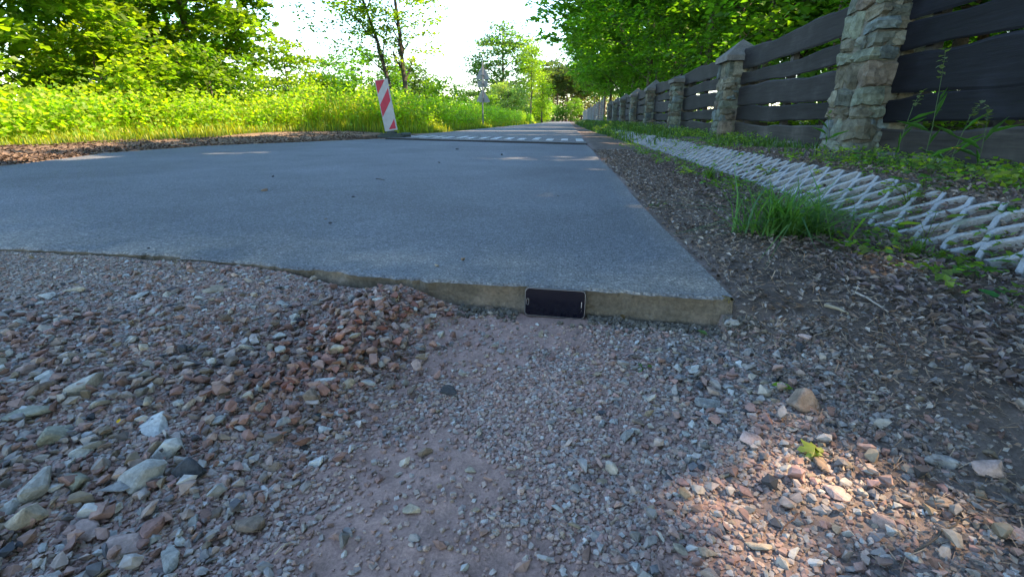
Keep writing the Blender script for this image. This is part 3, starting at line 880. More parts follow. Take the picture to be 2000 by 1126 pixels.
# ------------------------------------------------------------------ leaning delineator board
def clip(poly, a, b, c):      # keep a*x+b*y<=c
    out = []
    for i in range(len(poly)):
        p_, q_ = poly[i], poly[(i + 1) % len(poly)]
        dp, dq = a * p_[0] + b * p_[1] - c, a * q_[0] + b * q_[1] - c
        if dp <= 0: out.append(p_)
        if dp * dq < 0:
            t_ = dp / (dp - dq); out.append((p_[0] + t_ * (q_[0] - p_[0]), p_[1] + t_ * (q_[1] - p_[1])))
    return out
def marker():
    bx_, by_ = at(766, 268, STEP)
    root = empty('road_marker', (bx_, by_, STEP + .002), R(9))
    tag(root, 'leaning red and white striped road marker board on a dark rubber foot', 'road marker')
    g_ = Geo()
    prism(g_, rrect(.56, .34, .06, 4), 0, .035); prism(g_, rrect(.46, .26, .05, 4), .035, .075); prism(g_, rrect(.2, .14, .03, 3), .075, .11)
    link('foot', g_.mesh('foot', M_rubber), root)
    g_ = Geo(); tube(g_, [(.22, -.10, .05), (.40, -.05, .05)], .045, 10)
    link('foot_end', g_.mesh('foot_end', M_rubber), root)
    W_, H_ = .25, 1.0
    Mx = Matrix.Translation((-.01, 0, .10)) @ Matrix.Rotation(R(-7.5), 4, 'Y') @ Matrix.Rotation(math.pi / 2, 4, 'X')
    def p_(name, poly, z0, z1, mat):
        g2_ = Geo(); prism(g2_, poly, z0, z1); me = g2_.mesh(name, mat); me.transform(Mx); return link(name, me, root)
    p_('board', [(-W_/2, .03), (W_/2, .03), (W_/2, .03 + H_), (-W_/2, .03 + H_)], -.03, 0, M_white)
    rect = [(-W_/2 + .012, .03 + .03), (W_/2 - .012, .03 + .03), (W_/2 - .012, H_ + .018), (-W_/2 + .012, H_ + .018)]
    for lo, hi in ((-.6, -.085), (.27, .515), (.72, 1.6)):
        pl = clip(clip(rect, -1.3, 1, hi + .03 + .1625), 1.3, -1, -(lo + .03 + .1625))
        if len(pl) >= 3: p_('red_stripe', pl, 0, .002, M_red)
    p_('edge_strip', [(W_/2 - .001, .03), (W_/2 + .012, .03), (W_/2 + .012, .03 + H_), (W_/2 - .001, .03 + H_)], -.035, .004, M_white)
    p_('socket', [(-.06, -.03), (.06, -.03), (.06, .03), (-.06, .03)], -.05, .01, M_rubber)
marker()

# ------------------------------------------------------------------ far sign post
def signpost():
    px_, py_ = -4.25, 25.2
    root = empty('sign_post', (px_, py_, .1), 0)
    tag(root, 'grey pole carrying two triangular signs and a plate seen from behind', 'road sign')
    g_ = Geo(); tube(g_, [(0, 0, 0), (0.01, 0, 1.5), (.03, 0, 3.0)], .035, 10); link('pole', g_.mesh('pole', M_metal), root)
    M_back = attr_mat('sign_back', .5, 8, .85, 1.1, 0, 0, .5, source=(.30, .31, .33))
    def pl(name, poly, y0, y1):
        g2_ = Geo(); prism(g2_, poly, y0, y1); me = g2_.mesh(name, M_back); me.transform(Matrix.Rotation(math.pi / 2, 4, 'X')); return link(name, me, root)
    def tri(cx_, z0, w_):
        h_ = w_ * .87; r_ = .05
        return [(cx_ - w_/2 + r_, z0), (cx_ + w_/2 - r_, z0), (cx_ + w_/2 - r_/3, z0 + r_), (cx_ + r_/2, z0 + h_ - r_/3), (cx_ - r_/2, z0 + h_ - r_/3), (cx_ - w_/2 + r_/3, z0 + r_)]
    pl('triangular_sign', tri(.02, 1.18, .72), -.055, -.045)
    pl('triangular_sign', tri(.02, 2.22, .72), -.055, -.045)
    pl('plate', rrect(.5, .36, .03, 3) and [(x + .02, y + 2.02) for x, y in rrect(.5, .30, .03, 3)], -.055, -.045)
    for z_ in (1.35, 2.02, 2.4):
        g_ = Geo(); box(g_, -.06, .10, -.045, .045, z_, z_ + .03); link('bracket', g_.mesh('bracket', M_metal), root)
signpost()

# ------------------------------------------------------------------ grass paver strip
PITCH, PER, WB, NROW = .136, .142, .028, 4
def paver_mesh(ny_, thick=.075):
    """zigzag concrete webs running up the slope, touching at the nodes, a groove where two meet"""
    g_ = Geo()
    s_ = PITCH / 2
    half = PER / 2
    L = NROW * half
    amp = s_ / 2 - WB / 2 + .001
    for k_ in range(ny_ * 2):
        yc = (k_ + .5) * s_
        xs, sg = [], 1 if k_ % 2 == 0 else -1
        pts = []
        for j in range(NROW + 1):
            x_ = j * half; d_ = sg * (1 if j % 2 == 0 else -1)
            w2 = .013
            if j > 0: pts.append((x_ - w2, d_))
            if j < NROW: pts.append((x_ + w2, d_))
            elif j == NROW: pass
        top = []; bot = []
        for x_, d_ in pts:
            yc_ = yc + d_ * amp
            hw = WB / 2
            up = yc_ + hw + (.0 if d_ < 0 else 0); dn = yc_ - hw
            if d_ > 0: up = min(up, yc + s_ / 2 - .0028)
            else: dn = max(dn, yc - s_ / 2 + .0028)
            top.append((x_, up)); bot.append((x_, dn))
        n_ = len(pts)
        V_ = []
        for (lst, z_, ins) in ((top, 0, 0), (bot, 0, 0), (top, -thick, 0), (bot, -thick, 0)):
            V_ += [(x_, y_, z_) for x_, y_ in lst]
        F_ = []
        for i in range(n_ - 1):
            F_ += [[i, n_ + i, n_ + i + 1, i + 1], [i, i + 1, 2 * n_ + i + 1, 2 * n_ + i], [n_ + i, 3 * n_ + i, 3 * n_ + i + 1, n_ + i + 1]]
        F_ += [[0, 2 * n_, 3 * n_, n_], [n_ - 1, 2 * n_ - 1, 4 * n_ - 1, 3 * n_ - 1]]
        g_.add(V_, np.array(F_))
    me = g_.mesh('paver', M_paver)
    bm = bmesh.new(); bm.from_mesh(me)
    bmesh.ops.recalc_face_normals(bm, faces=bm.faces)
    bmesh.ops.bevel(bm, geom=[e for e in bm.edges if all(v_.co.z > -.001 for v_ in e.verts) and any(abs(f.normal.z) < .5 for f in e.link_faces) and len(e.link_faces) == 2],
                    offset=.0025, segments=1, affect='EDGES')
    bm.to_mesh(me); bm.free()
    return me
strip = empty('paver_strip', (0, 0, 0)); tag(strip, 'grey concrete grass pavers laid up the slope below the fence', 'paving')
pm = paver_mesh(4)
slope = math.atan2(.15, .245)
yy_ = 1.0
k_ = 0
while yy_ < 16:
    x_ = 1.19 + random.uniform(-.012, .012)
    o = link('paver', pm, strip, (x_, yy_, .056 + random.uniform(-.006, .006)), (random.uniform(-.025, .025), -slope + random.uniform(-.03, .03), random.uniform(-.015, .015)))
    yy_ += PITCH * 4 + .006; k_ += 1

# ------------------------------------------------------------------ the fence: stone pillars and live-edge boards
XF = 2.18; PW = .46; PL = .50; ZB = .17
PY = [4.15, 7.62, 11.2, 14.8, 18.5, 22.2, 25.8, 29.4]
fence = empty('board_fence', (XF, PY[0], ZB)); tag(fence, 'fence of rubble stone pillars with pyramid caps and dark wavy edged boards', 'fence')
def fl(name, me, parent, loc, rot=(0, 0, 0), scale=(1, 1, 1), off=None):
    """link with a location given in world space under an unrotated parent"""
    p0 = off if off is not None else Vector((XF, PY[0], ZB))
    return link(name, me, parent, Vector(loc) - Vector(p0), rot, scale)
def rough_block(seed):
    r_ = random.Random(seed)
    bm = bmesh.new(); bmesh.ops.create_cube(bm, size=1.0)
    bmesh.ops.subdivide_edges(bm, edges=bm.edges, cuts=2, use_grid_fill=True)
    for v_ in bm.verts:
        c_ = v_.co.copy()
        e_ = sum(1 for q in c_ if abs(q) > .49)
        sh = .86 if e_ == 3 else (.95 if e_ == 2 else 1.03)
        c_ *= sh
        v_.co = c_ + Vector((r_.uniform(-.07, .07), r_.uniform(-.07, .07), r_.uniform(-.09, .09)))
    bmesh.ops.triangulate(bm, faces=bm.faces)
    me = bpy.data.meshes.new('stone'); bm.to_mesh(me); bm.free(); me.materials.append(M_wallstone)
    return me
BLK = [rough_block(i) for i in range(10)]
SC = [(.20, .21, .175), (.175, .19, .165), (.22, .205, .165), (.17, .15, .115), (.15, .155, .135), (.20, .16, .13), (.19, .205, .165), (.15, .175, .18)]
def blk_geo(geo, me, loc, sc_, c_):
    V_ = np.array([v_.co[:] for v_ in me.vertices]); F_ = np.array([p_.vertices[:] for p_ in me.polygons])
    geo.add(V_ * np.array(sc_) + np.array(loc), F_, np.array(c_))
M_wallstone_attr = attr_mat('wall_stone_far', .88, 9, .6, 1.35, .9, .02, .25, nscale2=55)
M_cap = attr_mat('cap_concrete', .9, 7, .75, 1.2, .5, .006, .2, source=(.15, .15, .14), nscale2=60)
def pillar(i):
    yn = PY[i]; r_ = random.Random(50 + i)
    x0_, x1_, y0_, y1_ = XF, XF + PW, yn, yn + PL
    zt = {0: 1.46, 2: 1.19}.get(i, 1.22)
    g_ = Geo(); box(g_, x0_ + .025, x1_ - .025, y0_ + .025, y1_ - .025, -.1, zt)
    me = g_.mesh('pillar', M_mortar); me.transform(Matrix.Translation((-x0_, -y0_, -ZB)))
    pil = fl('pillar', me, fence, (x0_, y0_, ZB))
    z_ = ZB - .12
    geo = Geo() if i > 3 else None
    while z_ < zt - .02:
        h_ = min(r_.uniform(.085, .20), zt - z_)
        if zt - z_ - h_ < .06: h_ = zt - z_
        # perimeter blocks: split each side
        def cuts(a_, b_, n_):
            q = [a_] + sorted(a_ + (b_ - a_) * (j + r_.uniform(-.32, .32)) / n_ for j in range(1, n_)) + [b_]
            return list(zip(q[:-1], q[1:]))
        cell = []
        nxs = r_.choice([2, 2, 3]); nys = r_.choice([2, 3, 3])
        for (a_, b_) in cuts(y0_, y1_, nys): cell.append((x0_, x0_ + .17, a_, b_)); 
        for (a_, b_) in cuts(y0_, y1_, 2): cell.append((x1_ - .17, x1_, a_, b_))
        for (a_, b_) in cuts(x0_ + .05, x1_ - .05, nxs):
            cell.append((a_, b_, y0_, y0_ + .15)); cell.append((a_, b_, y1_ - .15, y1_))
        for (a_, b_, c_, d_) in cell:
            hs = [h_] if r_.random() < .72 or h_ < .13 else [h_ * .5, h_ * .5]
            zz_ = z_
            for hh in hs:
                gap = .010
                ctr = ((a_ + b_) / 2 + r_.uniform(-.012, .012), (c_ + d_) / 2 + r_.uniform(-.012, .012), zz_ + hh / 2)
                s_ = (max(b_ - a_ - gap, .03), max(d_ - c_ - gap, .03), max(hh - gap, .03))
                cc_ = np.array(r_.choice(SC)) * r_.uniform(.62, 1.0) * np.array([.93, 1.0, .95])
                me_ = BLK[r_.randrange(10)]
                if geo is None:
                    o_ = link('stone', me_, pil, Vector(ctr) - Vector((x0_, y0_, ZB)), (r_.uniform(-.13, .13), r_.uniform(-.10, .10), r_.uniform(-.09, .09)), Vector(s_) * 1.04)
                    o_.color = (*cc_, 1)
                else:
                    blk_geo(geo, me_, Vector(ctr) - Vector((x0_, y0_, ZB)), s_, cc_)
                zz_ += hh
        z_ += h_
    if geo is not None:
        o_ = link('stonework', geo.mesh('stonework', M_wallstone_attr), pil); o_['kind'] = 'stuff'
    g_ = Geo(); e = .035; zc = zt - ZB
    xa, xb, ya, yb = -e, PW + e, -e, PL + e
    V_ = [(xa, ya, zc), (xb, ya, zc), (xb, yb, zc), (xa, yb, zc), (xa, ya, zc + .07), (xb, ya, zc + .07), (xb, yb, zc + .07), (xa, yb, zc + .07), (PW / 2, PL / 2, zc + (.30 if i != 2 else .16))]
    g_.add(V_, [np.array([[0, 3, 2, 1], [0, 1, 5, 4], [1, 2, 6, 5], [2, 3, 7, 6], [3, 0, 4, 7]]), np.array([[4, 5, 8], [5, 6, 8], [6, 7, 8], [7, 4, 8]])])
    link('cap', g_.mesh('cap', M_cap), pil)
for i in range(len(PY)): pillar(i)

def board(ya, yb, z0, z1, seed, c_, xo=0.0):
    r_ = np.random.default_rng(seed); n_ = 30
    ys_ = np.linspace(ya, yb, n_)
    def wav(a_): 
        w_ = np.zeros(n_)
        for f_ in (.9, 2.1, 4.3): w_ += np.sin(ys_ * f_ * 2 + r_.uniform(0, 6.28)) * a_ / f_ ** .8
        return w_ + r_.normal(0, a_ * .12, n_)
    zt_ = z1 + wav(.015); zb_ = z0 + wav(.010)
    xf_ = XF + .20 + xo; T_ = .035
    bul = .004 * np.sin(ys_ * 3 + r_.uniform(0, 6))
    rows = [(xf_ + .006 + bul, zb_), (xf_ + bul, zb_ * .93 + zt_ * .07), (xf_ + bul + .002, (zb_ + zt_) / 2), (xf_ + bul, zb_ * .07 + zt_ * .93), (xf_ + .010 + bul, zt_),
            (xf_ + T_, zt_ - .012), (xf_ + T_, zb_ + .012)]
    V_ = np.concatenate([np.stack([np.broadcast_to(x_, n_), ys_, z_], 1) for x_, z_ in rows])
    m_ = len(rows); F_ = []
    for a_ in range(m_):
        b_ = (a_ + 1) % m_; i_ = np.arange(n_ - 1)
        F_.append(np.stack([a_ * n_ + i_, b_ * n_ + i_, b_ * n_ + i_ + 1, a_ * n_ + i_ + 1], 1))
    caps = [np.array([[a_ * n_ for a_ in range(m_)][::-1]]), np.array([[a_ * n_ + n_ - 1 for a_ in range(m_)]])]
    g_ = Geo(); g_.add(V_ - np.array([xf_, ya, z0]), [np.concatenate(F_)] + caps)
    me = g_.mesh('board', M_board, False)
    o_ = fl('board', me, fence, (xf_, ya, z0)); o_.color = (*c_, 1)
    return o_
ROWS = [(.205, .40), (.437, .605), (.632, .875), (.908, 1.075), (1.115, 1.36)]
r_ = random.Random(3)
PY0 = [.2] + PY
for s_i in range(len(PY0) - 1):
    ya = PY0[s_i] + (PL if s_i else 0) - .02; yb = PY0[s_i + 1] + .02
    for k_, (a_, b_) in enumerate(ROWS):
        j_ = r_.uniform(-.010, .010)
        base = (np.array([.0065, .0075, .011]) if s_i == 0 else np.array([.013, .0125, .013])) if k_ else np.array([.032, .030, .027])
        if s_i > 0 and k_ == 2 and s_i % 2: base = base * 1.6
        board(ya, yb, a_ + j_, b_ + j_ + r_.uniform(-.008, .012), s_i * 10 + k_, base * r_.uniform(.8, 1.3))
    for yy2 in (ya + .25, (ya + yb) / 2, yb - .25):
        if yy2 < 2.5: continue
        g_ = Geo(); box(g_, 0, .06, -.04, .04, 0, 1.08)
        o_ = fl('upright', g_.mesh('upright', M_board), fence, (XF + .242, yy2, .17)); o_.color = (.05, .05, .05, 1)
# low rubble footing under the boards
geo = Geo(); r_ = random.Random(8)
yy2 = 1.5
while yy2 < 24:
    s_ = (r_.uniform(.12, .25), r_.uniform(.14, .34), r_.uniform(.07, .13))
    blk_geo(geo, BLK[r_.randrange(10)], Vector((XF + .22 + r_.uniform(-.06, .05), yy2, .155 + r_.uniform(-.02, .02))) - Vector((XF, PY[0], ZB)), s_, np.array(r_.choice(SC)) * .95)
    yy2 += s_[1] * r_.uniform(.8, 1.3)
o_ = link('rubble_footing', geo.mesh('rubble_footing', M_wallstone_attr), fence); o_['kind'] = 'stuff'

# wire fence continuing beyond the last pillar
wf = empty('wire_fence', (XF, 36, .18)); tag(wf, 'grey wire mesh fence with thin posts beyond the stone pillars', 'fence')
for i in range(16):
    y_ = 33 + i * 3.0
    g_ = Geo(); tube(g_, [(0, 0, -.1), (0, 0, 1.55 + .1 * (i % 3 == 0))], .045, 6); link('post', g_.mesh('post', M_metal), wf, (0.05 * (i % 2), y_ - 36, 0))
g_ = Geo()
for z_ in np.linspace(.05, 1.45, 12): tube(g_, [(.02, -2, z_), (.02, 45, z_)], .009, 4)
for y_ in np.arange(-2, 45, .25): tube(g_, [(.03, y_, .02), (.03, y_, 1.48)], .006, 3)
o_ = link('wire_mesh', g_.mesh('wire_mesh', M_metal), wf)

# ------------------------------------------------------------------ foliage engine
LEAFV = np.array([[0, 0, 0], [-.42, .40, .07], [0, 1, -.10], [.42, .40, .07]]); LEAFF = np.array([[0, 3, 2], [0, 2, 1]])
MAPV = np.array([[0, 0, 0], [-.50, .18, .03], [-.26, .40, .05], [-.40, .78, 0], [0, 1.05, -.08], [.40, .78, 0], [.26, .40, .05], [.50, .18, .03]])
MAPF = np.array([[0, 2, 1], [0, 4, 3], [0, 5, 4], [0, 7, 6]])
# light gaps: sun rays that must get through (places on the ground, radius, along-x stretch)
GAPS = []
def gap(px, py, z, r, n=1, dx=0, dy=0):
    x_, y_ = at(px, py, z)
    for i in range(n): GAPS.append((x_ + dx * i, y_ + dy * i, z, r))
for px, py, r in ((1235, 865, .02), (1300, 950, .035), (1370, 1050, .04), (1420, 1115, .04), (1460, 845, .07), (1550, 920, .085), (1650, 1010, .07), (1705, 520, .10), (1750, 540, .13), (1805, 560, .12), (1570, 715, .05)): gap(px, py, .03, r)
for px, py, r in ((1040, 309, .26), (1080, 309, .28), (1120, 309, .26), (1000, 309, .2), (1170, 330, .07), (420, 300, .12), (500, 298, .12), (340, 320, .08), (60, 310, .5), (250, 283, .4), (750, 318, .06)): gap(px, py, SLAB, r)
for x_ in np.arange(-4.2, 2.0, .5): GAPS.append((x_, 17.3 + .1 * x_, .1, .65))
for x_ in np.arange(-4.0, .8, .7): GAPS.append((x_, 26.0, .1, .55))
for x_ in np.arange(-1.5, 1.6, .4): GAPS.append((x_, 12.6, .1, .13))
for z_ in (.5, .9, 1.3): GAPS.append((2.6, 28.2, z_, .35))
for p_ in ((4.2, 12.5, 2.6), (3.7, 8.8, 2.4), (3.8, 9.6, 2.9), (4.2, 19, 3.4), (3.2, 28, 4.6), (3.4, 15.5, 3.6), (2.6, 34, 4.5), (4.4, 23.5, 2.8), (4.6, 6.2, 2.6), (2.0, 33, 6)): GAPS.append((*p_, .45))
GAPS = np.array(GAPS)
def keep_mask(P, size):
    ok = np.ones(len(P), bool)
    for (x_, y_, z_, r_) in GAPS:
        d_ = P - np.array([x_, y_, z_])
        tpar = d_ @ SDIR
        perp = d_ - tpar[:, None] * SDIR
        ok &= ~(((perp ** 2).sum(1) < (r_ + .03 + .33 * size) ** 2) & (tpar > 0))
    return ok

def leaves_mesh(name, centers, per, spread, size, q, base, var=.35, flat=.22, tilt=.45, droop=0.0, lobed=False, carve=False, mat=None, cvar=.2, yellow=.3, dense=0):
    """sprays of leaves around the given centres"""
    nC = len(centers)
    c_ = np.repeat(centers, per, 0); n_ = len(c_)
    rad = spread * np.sqrt(q.uniform(size=n_)); a_ = q.uniform(0, 6.283, n_)
    off = np.stack([np.cos(a_) * rad, np.sin(a_) * rad, q.normal(0, spread * flat, n_) - droop * rad], 1)
    P = c_ + off
    ctint = np.repeat(q.uniform(1 - cvar, 1 + cvar, nC), per)
    hue = np.repeat(q.uniform(0, 1, nC), per) * .6 + q.uniform(0, 1, n_) * .4
    if carve:
        k_ = keep_mask(P, size * (np.interp(P[:, 2], [3.6, 5.5], [1, dense]) if dense else 1)); P = P[k_]; ctint = ctint[k_]; hue = hue[k_]; a_ = a_[k_]; n_ = len(P)
    nn = np.stack([q.normal(0, tilt, n_), q.normal(0, tilt, n_), np.ones(n_)], 1)
    yaw = a_ + q.normal(0, .9, n_)
    C = np.array(base)[None] * ctint[:, None] * q.uniform(1 - var, 1 + var, (n_, 1))
    C = C * (1 + (hue[:, None] - .5) * np.array([[2.0 * yellow, .7 * yellow, -.3]]))
    s_ = size * q.uniform(.6, 1.2, n_)
    if dense:      # upper leaves enlarged, out of view, to deepen the shade below
        s_ = s_ * np.interp(P[:, 2], [3.6, 5.5], [1, dense])
    g_ = Geo()
    inst(g_, MAPV if lobed else LEAFV, MAPF if lobed else LEAFF, P, rot_from_normals(nn, yaw), s_, np.clip(C, .003, 1))
    return g_.mesh(name, mat or M_leaf)

def trunk_path(x, y, H, lean, q, n_=9, wob=.12):
    t_ = np.linspace(0, 1, n_)
    w1 = np.cumsum(q.normal(0, wob, n_)) * .35; w2 = np.cumsum(q.normal(0, wob, n_)) * .35
    w1 -= w1[0]; w2 -= w2[0]
    return np.stack([lean[0] * H * t_ + w1, lean[1] * H * t_ + w2, H * t_], 1)

FILL = [at(*p) for p in ((488, 860), (430, 850), (440, 960), (760, 600), (700, 620), (1240, 690), (1200, 700), (560, 900), (300, 760), (740, 640), (820, 900), (150, 900), (400, 700), (800, 540), (1000, 650), (900, 800))]  # ground spots kept out of the sun by extra leaf clusters added above
def make_tree(name, loc, H, base_h, rx, ry, n_cl, per, size, base, seed, label, group=None, lean=(0, 0), r0=.16, lobed=False, carve=False, spread=.6, bark=(.09, .075, .06),
              limbs=12, shell=.55, cat='tree', flat=.2, cz=None, droop=0.0, yellow=.3, cvar=.2, tilt=.45, dense=0, fill=False):
    q = np.random.default_rng(seed)
    root = empty(name, loc); tag(root, label, cat, group)
    path = trunk_path(0, 0, H * .95, lean, q)
    g_ = Geo(); rr = r0 * (1 - .88 * np.linspace(0, 1, len(path))); rr[0] *= 1.35
    p2 = path.copy(); p2[0, 2] -= .25
    tube(g_, p2, rr, 8, np.array(bark))
    cc_z = cz if cz else (base_h + H) / 2; hz = (H - base_h) / 2 * 1.03
    cx_, cy_ = np.interp(cc_z, path[:, 2], path[:, 0]), np.interp(cc_z, path[:, 2], path[:, 1])
    # cluster centres fill an uneven ellipsoid, denser outwards
    d_ = q.normal(size=(n_cl, 3)); d_ /= np.linalg.norm(d_, axis=1, keepdims=True)
    rad = (shell + (1 - shell) * q.uniform(size=n_cl) ** .6)
    lump = .78 + .38 * fbm(d_[:, 0] * 1.7 + seed, d_[:, 1] * 1.7 + d_[:, 2] * 1.9 + 5, 3, seed)
    Cn = d_ * (rad * lump)[:, None] * np.array([rx, ry, hz]) + np.array([cx_, cy_, cc_z])
    Cn = Cn[Cn[:, 2] > base_h * .85]
    # limbs reach towards picked clusters
    for i in range(limbs):
        tgt = Cn[q.integers(len(Cn))]
        hs = np.clip(tgt[2] - q.uniform(.2, .5) * hz, H * .12, H * .9)
        s_ = np.array([np.interp(hs, path[:, 2], path[:, 0]), np.interp(hs, path[:, 2], path[:, 1]), hs])
        t_ = np.linspace(0, 1, 6)[:, None]
        pts = s_ * (1 - t_) + tgt * t_ + np.array([0, 0, 1]) * (np.sin(t_ * 3.14) * .12 * np.linalg.norm(tgt - s_)) + q.normal(0, .05, (6, 3)) * np.array([1, 1, 1]) * (t_ > 0)
        r1 = r0 * .38 * (1 - .5 * hs / H)
        tube(g_, pts, r1 * (1 - .85 * t_[:, 0]), 5, np.array(bark), cap=False)
        for j in range(2):
            k2 = q.integers(2, 5); tg2 = pts[k2] + q.normal(0, .35, 3) * np.array([rx, ry, hz]) * .5
            tube(g_, np.stack([pts[k2], (pts[k2] + tg2) / 2 + np.array([0, 0, .08]), tg2]), [r1 * .35, r1 * .2, r1 * .07], 4, np.array(bark), cap=False)
    link('trunk', g_.mesh('trunk', M_bark, True), root)
    Cw = Cn + np.array(loc)
    if fill:
        Cw = np.concatenate([Cw] + [np.array([[x_, y_, .03]]) + SDIR * t_ for x_, y_ in FILL for t_ in (6.6, 7.6, 8.6)])  # added clusters sit on the sun rays and close stray light patches
    me = leaves_mesh('crown', Cw, per, spread, size, q, base, lobed=lobed, carve=carve, flat=flat, droop=droop, yellow=yellow, cvar=cvar, tilt=tilt, dense=dense)
    me.transform(Matrix.Translation(-Vector(loc)))
    link('crown', me, root)
    return root

def copy_tree(src, loc, rz, s, label, group):
    r = src.copy(); col.objects.link(r); r.location = loc; r.rotation_euler = (0, 0, rz); r.scale = (s, s, s)
    r['label'] = label; r['group'] = group
    for ch in src.children:
        c = ch.copy(); col.objects.link(c); c.parent = r
    return r

DK = (.052, .120, .020); MG = (.070, .150, .022); LG = (.115, .190, .020); YG = (.165, .230, .020)
# ---- right: row of maples just behind the fence; they shade the road
ROW = [(-4.2, 5.6), (0.1, 5.3), (3.4, 5.2), (6.9, 5.4), (10.4, 5.0), (14.8, 5.3), (19.6, 4.9), (24.8, 5.2), (31, 4.6), (38, 4.4), (47, 4.8), (58, 4.6), (72, 4.8)]
LBR = {2: 'tall maple rising behind the nearest boards, beyond the right border', 3: 'maple whose low sprays hang over the nearest stone pillar',
       4: 'maple with bright sprays hanging over the second stone pillar', 5: 'maple behind the third stone pillar', 6: 'maple behind the fourth stone pillar',
       7: 'maple behind the middle of the fence', 8: 'large maple reaching over the road from behind the far pillars', 9: 'maple leaning over the road beyond the last pillar',
       10: 'maple behind the start of the wire fence', 11: 'maple halfway along the wire fence', 12: 'farthest maple of the row, by the end of the wire fence',
       0: 'maple of the roadside row standing well behind the viewer', 1: 'maple of the roadside row standing beside the viewer'}
for i, (y_, x_) in enumerate(ROW):
    far = i >= 8
    Hh = 11.6 if not far else 13
    rx = 3.9 if not far else 5.6
    if i in (8,): rx = 6.8
    make_tree('maple_tree', (x_, y_, .18), Hh, (2.0 if i > 3 else 2.4) if not far else 2.6, rx, 3.2 if not far else 4.6, 420 if not far else 420, 38, .165 if not far else .25, (.062, .14, .020) if i % 2 else (.078, .165, .020), 60 + i,
              LBR[i], 'row of maples behind the fence', lean=(-.03 if i % 3 else .02, .01), r0=.17, lobed=False, carve=True, spread=.62, shell=.35, flat=.16, droop=.25, limbs=14, yellow=.35, dense=1.75 if not far else 1.3, fill=(i == 1))
# low sprays hanging toward the road (shrub layer behind the fence)
UB = [(4.2, 9.0, 2.6), (3.9, 12.8, 3.0), (4.4, 17.0, 3.4), (4.2, 21.5, 3.4), (4.3, 27, 3.6), (4.2, 33, 4), (4.4, 40, 4), (5.2, 5.2, 2.0), (4.6, 2.4, 1.6)]
for i, (x_, y_, h_) in enumerate(UB):
    make_tree('maple_sapling', (x_, y_, .17), h_ + 1.2, .9, 1.3, 1.7, 70, 30, .14, MG, 90 + i,
              ['young maple behind the boards between the first two pillars', 'young maple behind the second pillar', 'young maple behind the fourth pillar', 'young maple behind the fifth pillar',
               'young maple behind the sixth pillar', 'young maple behind the last pillar', 'young maple behind the wire fence', 'young maple behind the first stone pillar', 'leafy sapling behind the nearest boards'][i],
              'young maples behind the fence', r0=.035, carve=True, spread=.42, shell=.3, limbs=6, flat=.18, droop=.25)
# woods further in: two kinds copied
q = np.random.default_rng(77)
wa = make_tree('woodland_tree', (14.5, 8.2, .2), 9.5, 2.8, 3.2, 3.2, 260, 26, .30, DK, 200, 'dark trunked tree deep inside the wood, seen over the boards', 'trees inside the wood', r0=.20, spread=.8, shell=.3, bark=(.05, .045, .04))
wb = make_tree('woodland_tree', (14.0, 15.5, .2), 10, 3.2, 3.0, 3.0, 240, 26, .30, (.05, .105, .018), 201, 'straight tree deep inside the wood, seen between the first two pillars', 'trees inside the wood', r0=.15, spread=.8, shell=.3, bark=(.07, .06, .05))
k_ = 0
for y_ in np.arange(-2, 62, 5.2):
    for x_ in (8.6, 13.5, 19, 26):
        xx_, yy2 = x_ + q.uniform(-1.2, 1.2), y_ + q.uniform(-1.6, 1.6)
        if x_ > 18 and y_ > 45: continue
        k_ += 1
        if x_ < 12:
            make_tree('woodland_tree', (xx_, yy2, .2), q.uniform(7.2, 8.6), 2.6, 3.0, 3.0, 200, 24, .30, DK if k_ % 2 else MG, 230 + k_, 'tree in the front rank inside the wood behind the fence', 'trees inside the wood',
                      r0=q.uniform(.10, .2), spread=.8, shell=.3, bark=(.06, .055, .045), carve=True, lean=(q.uniform(-.05, .05), q.uniform(-.05, .05)))
        else:
            copy_tree(wa if k_ % 2 else wb, (xx_, yy2, .2), q.uniform(0, 6.28), q.uniform(1.0, 1.3), 'tree standing among others deep inside the wood behind the fence', 'trees inside the wood')
# the wood goes on behind the viewer
for i, (x_, y_) in enumerate([(2.5, -8), (7, -10), (-2, -12.5), (11, -6), (4, -15), (9, -17), (-7, -15)]):
    copy_tree(wb, (x_, y_, .1), i * 1.1, 1.1, 'tree of the wood standing behind the viewer', 'trees behind the viewer')
# undergrowth inside the wood
qq = np.random.default_rng(15)
n_ = 700; cx_ = qq.uniform(3.6, 24, n_); cy_ = qq.uniform(0, 60, n_)
me = leaves_mesh('undergrowth', np.stack([cx_, cy_, .35 + qq.uniform(0, .8, n_) ** 1.5], 1), 34, .6, .17, qq, LG, flat=.4, yellow=.5)
tag(link('undergrowth', me), 'low leafy undergrowth inside the wood behind the fence', 'undergrowth', None, 'stuff')

n_ = 900; cx_ = qq.uniform(26, 34, n_); cy_ = qq.uniform(-5, 70, n_)
me = leaves_mesh('thicket', np.stack([cx_, cy_, .3 + qq.uniform(0, 6.5, n_)], 1), 24, 1.1, .5, qq, MG, flat=.5, yellow=.5)
tag(link('thicket', me), 'dense leafy thicket closing off the far side of the wood', 'thicket', None, 'stuff')

